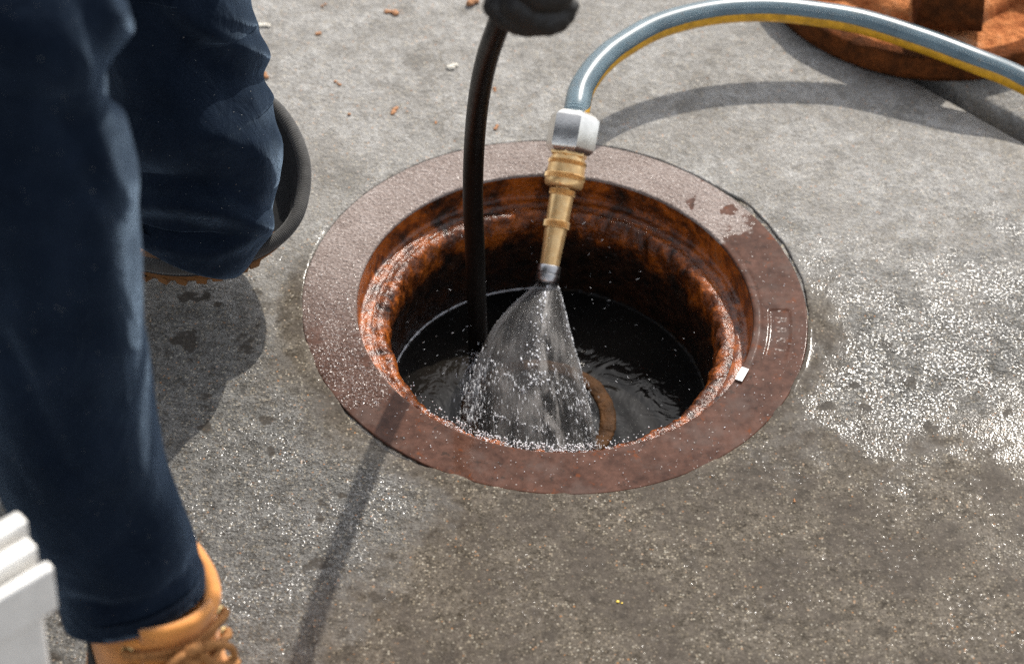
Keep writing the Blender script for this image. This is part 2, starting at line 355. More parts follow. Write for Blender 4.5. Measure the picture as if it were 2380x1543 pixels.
M = dict(ground=mat_ground(), grit=mat_sediment(), dirt=mat_dirt(), flange=mat_flange(), rust=mat_rust(), seat=mat_rust('seat_rust', 1., 0., .8, .25), olive=mat_plain('silted_iron', (.060, .026, .008), .7, 0., .5, 70, .8, 200, .003, spec=.15), throat=mat_rust('throat_rust', .9, 1., .9),
         cover=mat_coverrust(), cover_d=mat_coverrust(True), water=mat_water(), cloth=mat_cloth(), brass=mat_brass(), hose=mat_hose(), sheet=mat_sheet(), drop=mat_drop(),
         steel=mat_plain('worn_nickel', (.72, .70, .66), .30, 1., .15, 90, .15),
         chrome_dark=mat_plain('plated_steel', (.46, .45, .44), .3, 1., .3, 110, .2),
         rubber=mat_plain('black_rubber', (.0045, .0036, .003), .4, 0., .35, 80, .25, 300, .001, spec=.15),
         yellow=mat_plain('yellow_stripe', (.56, .29, .012), .42, 0., .3, 120, .4, 500),
         leather=mat_plain('tan_nubuck', (.60, .235, .045), .75, 0., .22, 45, .5, 600, .0008, sheen=.25),
         lace=mat_plain('brown_lace', (.34, .15, .045), .85, 0., .3, 300, .8, 900, .001),
         gum=mat_plain('gum_rubber', (.17, .075, .022), .6, 0., .25, 60, .4, 300),
         eyelet=mat_plain('brass_eyelet', (.75, .55, .25), .25, 1., .2, 80, .1),
         glove=mat_plain('black_glove', (.010, .0085, .008), .55, 0., .4, 60, .6, 220, .002),
         lining=mat_plain('black_lining', (.012, .012, .013), .9, 0., .3, 60, .5, 500),
         binding=mat_plain('grey_binding', (.030, .028, .026), .85, 0., .3, 90, .5, 700, .0008, sheen=.3),
         alu=mat_plain('cast_aluminium', (.88, .86, .82), .45, .15, .08, 50, .4, 250, .001),
         jacket=mat_plain('dark_jacket', (.03, .035, .045), .85, 0., .25, 30, .5, 500),
         skin=mat_plain('skin', (.45, .26, .18), .5, 0., .1, 30, .2), hair=mat_plain('hair', (.03, .02, .014), .6, 0., .3, 200, .8, 500, .003),
         white=mat_plain('white_paper', (.82, .81, .78), .6, 0., .06, 60, .2), rustbit=mat_plain('rust_crumb', (.40, .19, .085), .75, 0., .4, 250, .9, 500, .002),
         ybit=mat_plain('yellow_chip', (.75, .52, .05), .5, 0., .1), rope=mat_plain('pale_chip', (.62, .58, .5), .8, 0., .2, 300, .8, 500, .002))

# ------------------------------------------------------------------ setting: concrete, joint, grit
JN = np.array([.646, .764]); JD = .4857; JW = .027
def hole_r(th):
    d = math.degrees(th) % 360
    g = .0001
    g += .0045*math.exp(-((d-22)/17)**2) + .004*math.exp(-((d-40)/8)**2) + .0016*math.exp(-((d-66)/16)**2)
    g += .006*math.exp(-((d-233)/9)**2) + .003*math.exp(-((d-222)/5)**2)
    g *= 1 + .5*nz(math.cos(th), math.sin(th), 3, 9)
    g += .0006*max(0, fbm(math.cos(th), math.sin(th), 1, 14, 4)) + .0003*abs(nz(math.cos(th), math.sin(th), 5, 60))
    return .2253 + g - .0034*max(0, fbm(math.cos(th), math.sin(th), 9, 7, 5)+.08)*(.35+.65*sstep(150, 200, d)*sstep(372, 330, d))
def build_ground():
    n = 720; V = []; ths = [2*math.pi*i/n for i in range(n)]; rows = []
    fr = [0, .004, .012, .03, .06, .1, .16, .25, .4, .6, .85, 1]
    for lvl in range(-3, len(fr)):
        for th in ths:
            c, s_ = math.cos(th), math.sin(th); hr = hole_r(th)
            dn = c*JN[0]+s_*JN[1]; R = 40. if dn < 1e-3 else min(40., JD/dn)
            if lvl == -3: r, z = hr-.0006, -.016
            elif lvl == -2: r, z = hr-.0002, -.003
            elif lvl == -1: r, z = hr, -.0003
            else:
                f = fr[lvl]; r = hr+.0008+(min(R, .9)-hr-.0008)*f if lvl < len(fr)-1 else R; z = 0.
                if 0 < lvl < 8: z = .0012*fbm(r*c, r*s_, 2, 9, 3)
            V.append((r*c, r*s_, z))
    F = grid_faces(len(fr)+3, n)
    # edge of the joint: drop the outer boundary
    base = (len(fr)+2)*n; k0 = len(V)
    for i, th in enumerate(ths):
        v = V[base+i]; V.append((v[0], v[1], -.045))
    for i in range(n):
        j = (i+1) % n; F.append((base+i, base+j, k0+j, k0+i))
    o = mk('ground', V, F, M['ground']); tag(o, 'worn grey concrete slab, wet around the open manhole', None, None, 'structure')
    # slab beyond the joint
    t = np.array([JN[1], -JN[0]]); V = []
    offs = [-.045, -.006, -.0015, 0, 0, 0]; dist = [JD+JW, JD+JW+.0005, JD+JW+.0025, JD+JW+.006, JD+JW+.5, 45]
    us = np.r_[-42, np.linspace(-1.2, 1.6, 200), 42]
    for dd, zz in zip(dist, offs):
        for u_ in us:
            w = dd + (.0025*fbm(u_, 0, 3, 25, 3) if dd < JD+.1 else 0)
            p = JN*w + t*u_; V.append((p[0], p[1], zz))
    o = mk('pavement', V, grid_faces(len(dist), len(us), False), M['ground']); tag(o, 'concrete slab beyond the dark joint', None, None, 'structure')
    # bed of the joint
    V = []
    for dd in (JD-.004, JD+JW+.004):
        for u_ in us: p = JN*dd + t*u_; V.append((p[0], p[1], -.030+.003*nz(u_, dd, 1, 30)))
    o = mk('joint_bed', V, grid_faces(2, len(us), False), M['dirt']); tag(o, 'dark dirt in the joint between slabs', None, None, 'structure')
    # grit packed round the frame
    V = []; n = 360
    for r in (.205, .222, .228, .235, .245, .26):
        for i in range(n):
            th = 2*math.pi*i/n; V.append((r*math.cos(th), r*math.sin(th), -.0022+.0012*fbm(r*math.cos(th), r*math.sin(th), 0, 60, 3)))
    o = mk('grit_bed', V, grid_faces(6, n), M['grit']); tag(o, 'sandy grit packed between frame and concrete', None, None, 'structure')
build_ground()

# ------------------------------------------------------------------ manhole frame
PLATE_A0, PLATE_A1 = math.atan2(*P(1790, 830)[1::-1]), math.atan2(*P(1795, 718)[1::-1])
def build_frame():
    root = empty('manhole'); tag(root, 'open manhole with a round rusty iron ring flush in the concrete', 'manhole')
    n = 1080; rs = [.2252, .2252, .2250, .2240] + list(np.linspace(.2225, .1785, 46)) + [.1776, .1770, .1767, .1766]
    zs = [-.010, -.0006, -.0001, 0.] + [0]*46 + [-.0003, -.0009, -.002, -.004]
    V = []; a0, a1 = PLATE_A0, PLATE_A1; rm, rw = .2005, .0095
    for r, z in zip(rs, zs):
        for i in range(n):
            th = 2*math.pi*i/n; t2 = th if th < math.pi else th-2*math.pi
            c, s_ = math.cos(th), math.sin(th)
            zz = z + .0002*fbm(r*c, r*s_, 7, 20, 3) if z == 0 else z
            da = max(a0-t2, t2-a1)*rm; dr = abs(r-rm)-rw
            dd = max(da, dr); corner = math.hypot(max(da+.003, 0), max(dr+.003, 0)) - .003 if da > -.003 and dr > -.003 else dd
            zz -= .0007*sstep(.0006, -.0008, corner)
            # shallow worn groove just inside the plate and a nicked rim
            if z == 0: zz -= .0002*math.exp(-((r-.1835)/.0016)**2)*sstep(-.9, -.2, t2)*sstep(.7, .2, t2)
            V.append((r*c, r*s_, zz - .0004))
    fl = mk('flange', V, grid_faces(len(rs), n, flip=False), M['flange'], root)
    # raised letters inside the recess
    txt = 'B8SI'; am = np.linspace(a1, a0, len(txt)+2)[1:-1]
    for ch, a in zip(txt, am):
        cu = bpy.data.curves.new('letter', 'FONT'); cu.body = ch; cu.size = .0150; cu.extrude = .0002; cu.bevel_depth = .0003; cu.align_x = 'CENTER'; cu.align_y = 'CENTER'
        t = bpy.data.objects.new('letter_curve', cu); C.objects.link(t)
        bpy.context.view_layer.update()
        me = bpy.data.meshes.new_from_object(t.evaluated_get(bpy.context.evaluated_depsgraph_get()))
        bpy.data.objects.remove(t); me.materials.clear(); me.materials.append(M['flange'])
        o = bpy.data.objects.new('letter', me); C.objects.link(o); o.parent = fl
        o.location = (rm*math.cos(a), rm*math.sin(a), -.00145); o.rotation_euler = (0, 0, a-math.pi/2)
    # wall of the rebate and the seat the lid rests on
    V = []; n = 540
    prof = [(.1766, -.003), (.1762, -.010), (.1756, -.018), (.1750, -.0245), (.1738, -.0265), (.1710, -.0268), (.1672, -.0262), (.1640, -.0268), (.1620, -.0285)]
    for k, (r, z) in enumerate(prof):
        for i in range(n):
            th = 2*math.pi*i/n; c, s_ = math.cos(th), math.sin(th); w = 0 if k < 1 else .0005*fbm(c*r, s_*r, z, 45, 4)
            V.append(((r+w*.6)*c, (r+w*.6)*s_, z+w*(.8 if k > 3 else .2)))
    mk('seat', V, grid_faces(len(prof), n), M['seat'], root)
    # encrusted throat below it
    V = []; n = 720
    prof = [(.1626, -.0278), (.1604, -.0282), (.1585, -.0276), (.1560, -.0270), (.1525, -.0280), (.1503, -.0300), (.1485, -.0330), (.1470, -.0375), (.1462, -.043), (.1462, -.050),
            (.1465, -.060), (.147, -.072), (.1475, -.086), (.148, -.10), (.148, -.115), (.148, -.13), (.148, -.16)]
    for k, (r, z) in enumerate(prof):
        amp = .0027*sstep(0, 4, k)*(1-.55*sstep(9, 13, k))
        for i in range(n):
            th = 2*math.pi*i/n; c, s_ = math.cos(th), math.sin(th)
            w = fbm(c*r, s_*r, z*.8, 95, 6)*.9 + .5*nz(c*r, s_*r, z, 20)
            near = math.exp(-(((math.degrees(th) % 360)-266)/13)**2)*max(0, .4+nz(c*r, s_*r, z, 70))
            V.append(((r - amp*w - .004*near*sstep(1, 4, k))*c, (r - amp*w - .004*near*sstep(1, 4, k))*s_, z + amp*.8*w*(1-sstep(5, 9, k)) + .006*near*sstep(1, 4, k)*(1-sstep(6, 9, k))))
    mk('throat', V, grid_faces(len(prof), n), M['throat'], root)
    return root
build_frame()
WZ = -.120
V = []; n = 180
for r in np.r_[np.linspace(.0, .146, 40)[1:], .1472, .1486]:
    for i in range(n):
        th = 2*math.pi*i/n; rise = .0022*math.exp(-((.1486-r)/.0012)**2)
        d = math.hypot(r*math.cos(th)+.0, r*math.sin(th)+.055)
        V.append((r*math.cos(th), r*math.sin(th), WZ + rise + .0022*math.sin(d*300)*math.exp(-d/.04)*.6))
V.append((0, 0, WZ)); F = grid_faces(41, n) + [(len(V)-1, (i+1) % n, i)[::-1] for i in range(n)]
o = mk('water', V, F, M['water']); tag(o, 'dark rippled water standing in the manhole', None, None, 'structure')
bed = lathe('manhole_floor', [(0, .15), (.02, .15)], (0, 0, -.19), (0, 0, 1), M['dirt']); tag(bed, 'dark floor below the water', None, None, 'structure')
bed['kind'] = 'structure'
# sky's gleam where the water meets the wall, built as a white line
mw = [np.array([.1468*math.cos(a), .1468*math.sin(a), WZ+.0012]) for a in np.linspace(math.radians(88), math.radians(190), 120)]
o = tube('edge_gleam', mw, [.0011*max(.15, .7+nz(i*.3, 0)) for i in range(120)], M['drop'], None, 8); tag(o, 'white line built as the gleam along the curved edge of the water', None, None, 'structure')
# outlet pipe rim standing just above the water
pc = P(1252, 966, WZ); pr_ = .0715
prof = [(-.03, .056), (.0005, .0565), (.0022, .0585), (.0028, .0635), (.0022, .0695), (.0008, pr_), (-.03, .073)]
V, F = lathe_arrays(prof, (pc[0], pc[1], WZ), (0, 0, 1), n=120)
V = [np.array(v)+np.array([.0015*fbm(v[0], v[1], v[2], 60, 4)]*2+[.0012*fbm(v[1], v[0], 3, 60, 4)]) for v in V]
op = empty('outlet_pipe', (pc[0], pc[1], WZ)); tag(op, 'rusty round pipe end at the water surface inside the manhole', 'pipe')
mk('pipe_rim', V, F[:-2], M['olive'], op)

# ------------------------------------------------------------------ lifted cover, upside down
def build_cover():
    cx, cy, R = .362, .516, .172
    root = empty('manhole_cover', (cx, cy, 0)); tag(root, 'rusty orange iron manhole cover lying upside down on the concrete', 'manhole cover')
    def ring(name, prof, mat, amp, n=300, close=False):
        V = []
        for k, (r, z) in enumerate(prof):
            for i in range(n):
                th = 2*math.pi*i/n; c, s_ = math.cos(th), math.sin(th); w = amp*fbm(c*r, s_*r, z, 30, 5)
                V.append((cx+(r+w)*c, cy+(r+w)*s_, z+w*(1 if 0 < k else 0)))
        F = grid_faces(len(prof), n, flip=False)
        if close: F.append(tuple((len(prof)-1)*n+k for k in range(n)))
        o = mk(name, V, F, mat, root); return o
    ring('rim', [(.166, .001), (.1705, .003), (.172, .012), (.172, .024), (.1705, .0275), (.167, .0285), (.158, .0282), (.153, .0265), (.150, .021), (.148, .0185)], M['cover_d'], .0007)
    ring('plate', [(.149, .0186), (.138, .0180), (.125, .0178), (.112, .0185), (.105, .0195)], M['cover'], .0022)
    ring('boss', [(.107, .0150), (.104, .0240), (.099, .0300), (.092, .0325), (.078, .0345), (.060, .0375), (.040, .043), (.020, .046), (.004, .047)], M['cover'], .0030, close=True)
    # tapered upright rib that faces the hole
    c0 = P(2208, 60, .036)
    bm = bmesh.new(); vs_ = []
    for (w, d, z, off) in ((.035, .026, .026, 0), (.033, .024, .045, .002), (.024, .018, .105, .010), (.022, .016, .110, .011)):
        for sx, sy in ((-1, -1), (1, -1), (1, 1), (-1, 1)):
            vs_.append(bm.verts.new((c0[0]+sx*w+off*.3, c0[1]+.030+sy*d+off, z)))
    for L_ in range(3):
        for k in range(4): bm.faces.new([vs_[L_*4+k], vs_[L_*4+(k+1) % 4], vs_[L_*4+4+(k+1) % 4], vs_[L_*4+4+k]])
    bm.faces.new(vs_[12:16]); bm.faces.new(vs_[0:4][::-1])
    bmesh.ops.bevel(bm, geom=bm.edges[:], offset=.003, segments=3, affect='EDGES', profile=.5)
    bmesh.ops.subdivide_edges(bm, edges=bm.edges[:], cuts=4, use_grid_fill=True)
    for v in bm.verts:
        w = .0016*fbm(v.co.x, v.co.y, v.co.z, 40, 4); v.co += Vector((w, w, w*.5))
    from_bm('rib', bm, M['cover_d'], root, True)
    for ang in (100, 205, 335):  # smaller webs running outwards
        a = math.radians(ang); d = np.array([math.cos(a), math.sin(a)]); e = np.array([-d[1], d[0]])
        V = []
        for rr, zz, ww in ((.03, .060, .008), (.07, .052, .009), (.10, .042, .010), (.135, .024, .010), (.145, .018, .010)):
            for sgn in (-1, 1): p = np.array([cx, cy])+d*rr+e*ww*sgn; V += [(p[0], p[1], .012), (p[0]-e[0]*sgn*.002, p[1]-e[1]*sgn*.002, zz)]
        F = []
        for i in range(4):
            b = i*4; F += [(b, b+4, b+5, b+1), (b+1, b+5, b+7, b+3), (b+3, b+7, b+6, b+2)]
        F += [(0, 1, 3, 2), (16, 18, 19, 17)]
        mk('web', V, F, M['cover'], root, False)
build_cover()

# ------------------------------------------------------------------ blue-grey water hose with brass nozzle
A = P(1340, 258, .058); B = P(1269.5, 662, -.052); AX = nrm(B-A); LEN = np.linalg.norm(B-A)
def tt(y): return (y-258)/(662-258)*LEN
PXM = 1/2560.
def build_hose():
    root = empty('water_hose', tuple(A)); tag(root, 'blue-grey hose with yellow stripe and brass spray nozzle over the manhole', 'hose')
    H = [(1349, 215, .0600), (1368, 180, .0612), (1396, 146, .0620), (1440, 110, .0625), (1530, 61, .063), (1650, 30, .062), (1780, 22, .059), (1900, 33, .055), (2010, 53, .051), (2150, 97, .047), (2270, 143, .042), (2375, 187, .034)]
    pts = [A+AX*.012, A] + [P(*h) for h in H]
    e = nrm(pts[-1]-pts[-2]); q = pts[-1]
    for k, (dx, dy, z) in enumerate(((.06, -.035, .024), (.16, -.10, .0145), (.32, -.17, .0135), (.55, -.21, .0135), (.8, -.2, .0135), (1.3, -.05, .0135))): pts.append(np.array([q[0]+dx, q[1]+dy, z]))
    path = cat_rom(pts, 420); ref = nrm(np.array([.42, -.85, -.28]))
    tube_o = tube('hose_tube', path, .0122, M['hose'], root, 40, ref=ref)
    V, F, UV = tube_arrays(path[12:], .01245, 9, ref=ref, ang=(-.56, .50)); mk('stripe', V, F, M['yellow'], tube_o, True, UV)
    # plated swivel nut
    t0, t1 = tt(262), tt(358); r = .0240
    prof = [(t0-.0005, r*.62), (t0, r*.70), (t0+.003, r*.90), (t0+.006, r), (t1-.006, r), (t1-.003, r*.93), (t1, r*.80), (t1+.0005, r*.6)]
    lathe('swivel_nut', prof, A, AX, M['steel'], root, n=72, sides=6, ref=(.55, -.6, .3))
    br = empty_part = None
    # brass adapter
    a0, a1 = tt(346), tt(366)
    lathe('adapter_hex', [(a0-.001, .013), (a0, .0165), (a0+.0012, .0178), (a1-.0015, .0178), (a1, .0162), (a1+.0005, .012)], A, AX, M['brass'], root, n=72, sides=6, ref=(.2, -.7, .3))
    def knurled(y0, y1, r, mat, name='knurled_ring', nn=90, dep=.0006):
        s0, s1 = tt(y0), tt(y1); V = []
        t = AX; a = nrm(np.array([1., 0, 0])-t*t[0]); b = np.cross(t, a); ss_ = np.linspace(s0, s1, 13); prof = []
        for q_, s in enumerate(ss_):
            edge = min(q_, 12-q_); rr = r-(.0012 if edge == 0 else .0003 if edge == 1 else 0)
            for k in range(nn*2):
                kn = dep if (k+q_) % 2 and 1 < edge else 0
                w = math.pi*k/nn; V.append(A+t*s+(rr-kn)*(a*math.cos(w)+b*math.sin(w)))
        F = grid_faces(13, nn*2); F.append(tuple(range(nn*2))[::-1]); F.append(tuple(12*nn*2+k for k in range(nn*2)))
        return mk(name, V, F, mat, root, False)
    c0, c1 = tt(364), tt(436)
    lathe('coupling', [(c0-.001, .012), (c0, .0150), (c0+.002, .0158), (c0+.006, .0172), (c1-.006, .0182), (c1-.002, .0180), (c1, .0165), (c1+.0008, .0095)], A, AX, M['brass'], root, n=72)
    knurled(374, 386, .0179, M['brass']); knurled(405, 420, .0190, M['brass'])
    lathe('nozzle_neck', [(tt(430), .0086), (tt(444), .0080)], A, AX, M['brass'], root, n=48)
    knurled(441, 456, .0122, M['brass'])
    lathe('nozzle_barrel', [(tt(450), .0100), (tt(456), .0108), (tt(462), .0112), (tt(510), .0108), (tt(520), .0106), (tt(540), .0104), (tt(556), .0100), (tt(600), .0092), (tt(630), .0090)], A, AX, M['brass'], root, n=64)
    knurled(513, 532, .0122, M['brass'])
    n0 = tt(617); 
    lathe('nozzle_tip', [(n0-.0006, .008), (n0, .0100), (n0+.0010, .0108), (n0+.0068, .0110), (n0+.0074, .0104), (n0+.0082, .0104), (n0+.0088, .0112), (n0+.0145, .0114), (n0+.0160, .0106), (n0+.0158, .0085), (n0+.010, .0080)], A, AX, M['chrome_dark'], root, n=64)
build_hose()

# ------------------------------------------------------------------ black suction hose
HP = [P(1112, 930, -.16), P(1112, 820, -.10), P(1107, 680, -.015), P(1103, 560, .05), P(1099, 450, .108), P(1103, 330, .175), P(1113, 230, .25), P(1131, 140, .325), P(1160, 55, .400), P(1196, -40, .47), P(1235, -150, .54)]
q = HP[-1]; HP += [q+np.array([-.02, .05, .10]), q+np.array([-.16, .10, .20]), q+np.array([-.42, .14, .16]), q+np.array([-.62, .20, -.10]), np.array([-.80, .32, .10]), np.array([-1.0, .42, .012]), np.array([-1.5, .5, .012])]
HPATH = cat_rom(HP, 420)
bh = tube('suction_hose', HPATH, .0089, M['rubber'], None, 28, ref=(1, 0, 0)); tag(bh, 'black rubber hose hanging from the gloved hand into the manhole', 'hose')

# ------------------------------------------------------------------ spray of water
def build_spray():
    root = empty('water_spray', tuple(B)); tag(root, 'clear bell of water spraying from the brass nozzle into the manhole', 'water spray')
    secs = [(660, 1247, 1298), (672, 1238, 1302), (690, 1216, 1306), (720, 1184, 1314), (760, 1152, 1324), (800, 1128, 1335), (850, 1108, 1350), (900, 1098, 1361), (950, 1092, 1371), (1000, 1087, 1380), (1045, 1084, 1387), (1080, 1082, 1392)]
    n = 120; V = []; UV = []; L = 0; pc = None; cs = []
    ys = np.linspace(660, 1080, 60); sx = np.array(secs)
    for j, y in enumerate(ys):
        xl, xr = np.interp(y, sx[:, 0], sx[:, 1]), np.interp(y, sx[:, 0], sx[:, 2])
        z = -.052 - .074*((y-660)/420)**.9
        c = P((xl+xr)/2, y, z); hw = np.linalg.norm(P(xr, y, z)-P(xl, y, z))/2; cs.append((c, hw))
    ax = nrm(cs[-1][0]-cs[0][0]); a = nrm(np.array([1., 0, 0])-ax*ax[0]); b = np.cross(ax, a)
    for j, (c, hw) in enumerate(cs):
        f = j/59
        for k in range(n):
            w = 2*math.pi*k/n
            r = hw*(1 + .05*f*fbm(math.cos(w)*2, math.sin(w)*2, f*.8, 2.2, 4) + .05*max(0, f-.45)*fbm(math.cos(w)*6, math.sin(w)*6, f*3, 2, 3))
            V.append(c + r*a*math.cos(w) + .62*r*b*math.sin(w)); UV.append((k/n, f))
    F = grid_faces(60, n)
    mk('water_sheet', V, F, M['sheet'], root, True, UV)
    # drops riding on and breaking from the sheet
    def blobs(spec, name):
        bm = bmesh.new(); bmesh.ops.create_icosphere(bm, subdivisions=(2 if name == 'none' else 1), radius=1); bv = np.array([v.co[:] for v in bm.verts]); bf = [tuple(v.index for v in f.verts) for f in bm.faces]; bm.free()
        VV = []; FF = []
        for (p, r, st, d) in spec:
            d = nrm(np.asarray(d, float)); k = len(VV)
            al = bv@d; q_ = bv*r + np.outer(al, d)*r*(st-1) + p; VV += list(q_); FF += [tuple(i+k for i in f) for f in bf]
        return mk(name, VV, FF, M['drop'], root)
    spec = []
    def surf(f, w):
        j = min(58, f*59); i = int(j); c = cs[i][0]*(1-(j-i))+cs[i+1][0]*(j-i); hw = cs[i][1]*(1-(j-i))+cs[i+1][1]*(j-i)
        return c + hw*1.01*a*math.cos(w) + .63*hw*b*math.sin(w), hw
    fr = math.pi/2 if (b@(CAM-cs[0][0])) > 0 else -math.pi/2
    def dirn(f, w): p, _ = surf(f, w); q_, _ = surf(max(0, f-.03), w); return p-q_
    def rr(lo=.00018, hi=.00062): return (lo+(hi-lo)*rng.random()**3.5)*.85
    for _ in range(300):     # bright column near the middle-right, in ragged clumps
        f = rng.uniform(.02, .62); w = fr + .30*nz(f*7, 3.3) - .10 + rng.normal(0, .10+.10*f)
        spec.append((surf(f, w)[0], rr(.0002, .0013), rng.uniform(1, 2.2), dirn(f, w)))
    for _ in range(420):     # right edge
        f = rng.uniform(.02, .95); w = rng.normal(0, .30); spec.append((surf(f, w)[0], rr(.0002, .0008), rng.uniform(1, 5), dirn(f, w)))
    for _ in range(120):     # left edge
        f = rng.uniform(.05, .6); w = math.pi + rng.normal(0, .12); spec.append((surf(f, w)[0], rr(.0001, .0003), rng.uniform(1, 5), dirn(f, w)))
    for _ in range(3800):    # foaming skirt at the foot
        f = 1-rng.uniform(0, 1)**1.5*.50; w = fr + rng.uniform(-1.7, 1.7)
        if fbm(math.cos(w)*4, math.sin(w)*4, f*2.2, 2.5, 3) < -.05 + rng.normal(0, .15): continue
        p, hw = surf(min(f, .99), w); spec.append((p + rng.normal(0, .0035*f, 3), rr(.00008, .00038), rng.uniform(3, 14), dirn(min(f, .99), w)))
    for _ in range(1300):    # thrown out to the left, beside the black hose
        f = rng.uniform(.42, 1.0); w = math.pi + rng.normal(0, .55); p, hw = surf(f, w)
        spec.append((p + np.array([-abs(rng.normal(0, .006)), rng.normal(0, .005), rng.normal(0, .004)]), rr(.00008, .0005), rng.uniform(2, 9), dirn(f, w)))
    for (f0, amp, ph, cnt) in ((.60, .13, 0., 520), (.86, .10, 1.3, 420)):     # broken crest lines across the skirt
        for k in range(cnt):
            w = fr + rng.uniform(-1.5, 1.3); cut = nz(w*5, ph*7)
            if cut < -.15: continue
            f = f0 + amp*fbm(w*1.3, ph, 2, 1.5, 4) - .05*(w-fr) + rng.normal(0, .005); p, hw = surf(min(max(f, .3), .99), w)
            spec.append((p+rng.normal(0, .0006, 3), rr(.0002, .0009), rng.uniform(1, 2), dirn(min(max(f, .3), .99), w)))
    o = blobs(spec, 'spray_drops'); o['kind'] = 'stuff'
    # drops in the air above the dark water and on the rim
    spec = []
    for _ in range(130):
        th = rng.uniform(0, 2*math.pi); r = .14*math.sqrt(rng.random()); z = rng.uniform(-.11, .01); p = np.array([r*math.cos(th), r*math.sin(th), z])
        d = p-B + rng.normal(0, .03, 3); spec.append((p, rng.uniform(.00007, .00017), rng.uniform(4, 16), d))
    for _ in range(700):
        th = math.radians(rng.normal(262, 20)); r = rng.uniform(.145, .162); spec.append((np.array([r*math.cos(th), r*math.sin(th), -.0262+rng.uniform(0, .002)]), rng.uniform(.0003, .0009), 1, (0, 0, 1)))
    for _ in range(170):
        th = rng.uniform(math.radians(170), math.radians(380)); r = rng.uniform(.180, .222); spec.append((np.array([r*math.cos(th), r*math.sin(th), .0007]), rng.uniform(.00015, .00045), 1.2, (1, 0, 0)))
    o = blobs(spec, 'flying_drops'); o['kind'] = 'stuff'
build_spray()

# ------------------------------------------------------------------ worker crouching at the manhole
def skin_mesh(name, nodes, edges, mat, parent, sub=2):
    """a continuous body grown round joints: nodes = {key: (xyz, radius)}"""
    keys = list(nodes); me = bpy.data.meshes.new(name); me.from_pydata([tuple(map(float, nodes[k][0])) for k in keys], [(keys.index(a), keys.index(b)) for a, b in edges], [])
    o = bpy.data.objects.new(name, me); C.objects.link(o)
    md = o.modifiers.new('skin', 'SKIN'); md.use_smooth_shade = True
    for i, k in enumerate(keys):
        r = nodes[k][1]; me.skin_vertices[0].data[i].radius = (r, r) if not isinstance(r, tuple) else r; me.skin_vertices[0].data[i].use_root = (i == 0)
    sd = o.modifiers.new('sub', 'SUBSURF'); sd.levels = sub; sd.render_levels = sub
    bpy.context.view_layer.update()
    m2 = bpy.data.meshes.new_from_object(o.evaluated_get(bpy.context.evaluated_depsgraph_get())); m2.name = name
    bpy.data.objects.remove(o); bpy.data.meshes.remove(me)
    m2.materials.clear(); m2.materials.append(mat); m2.polygons.foreach_set('use_smooth', [True]*len(m2.polygons))
    o = bpy.data.objects.new(name, m2); C.objects.link(o)
    if parent is not None: o.parent = parent
    return o
def sec(xl, xr, y, z):
    a, b = P(xl, y, z), P(xr, y, z); return (a+b)/2, np.linalg.norm(b-a)/2
NEAR = [(136, 494, 1404, .161), (108, 468, 1300, .195), (62, 440, 1220, .225), (8, 400, 1130, .258), (-40, 372, 1014, .300), (-80, 345, 862, .352), (-100, 334, 760, .388), (-112, 330, 660, .422), (-125, 318, 520, .470),
        (-135, 312, 410, .505), (-142, 290, 315, .535), (-147, 270, 208, .566), (-152, 266, 120, .592), (-165, 262, 40, .615)]
FARL = [(262, 578, 560, .074), (264, 610, 525, .090), (268, 632, 480, .108), (280, 646, 411, .140), (288, 643, 346, .168), (290, 639, 277, .198), (285, 624, 225, .220), (280, 606, 173, .242), (265, 582, 95, .275), (258, 576, 56, .292), (252, 584, 0, .316), (240, 580, -90, .354)]
FARL = [(p[0]-(70 if p[2] < 300 else 30 if p[2] < 420 else 0), p[1], p[2], .074+(p[3]-.074)*.80) for p in FARL]
NK, NH = [sec(*s) for s in NEAR], [sec(*s) for s in FARL]
PELV = np.array([-.86, -.24, .60])
near_path = NK + [(np.array([-.455, -.375, .655]), .083), (np.array([-.545, -.355, .675]), .088), (np.array([-.66, -.32, .665]), .096), (np.array([-.78, -.29, .635]), .112), (PELV+np.array([.0, -.05, .0]), .135), (PELV+np.array([-.09, -.03, .0]), .10)]
far_path = NH + [(P(395, -230, .355), .066), (P(375, -380, .43), .070), (P(350, -500, .50), .076), (P(300, -590, .555), .080), (np.array([-.56, -.02, .60]), .088), (np.array([-.70, -.10, .61]), .10), (PELV+np.array([0, .05, .0]), .128), (PELV+np.array([-.09, .03, 0]), .09)]
def seg_d(px, py, line):
    best = 1e9; side = 0; prm = 0; Lt = 0
    for (ax, ay), (bx, by) in zip(line[:-1], line[1:]):
        dx, dy = bx-ax, by-ay; L2 = dx*dx+dy*dy; t = max(0, min(1, ((px-ax)*dx+(py-ay)*dy)/L2)); d = math.hypot(px-ax-t*dx, py-ay-t*dy)
        if d < best: best = d; side = 1 if (px-ax)*dy-(py-ay)*dx > 0 else -1
    return best, side
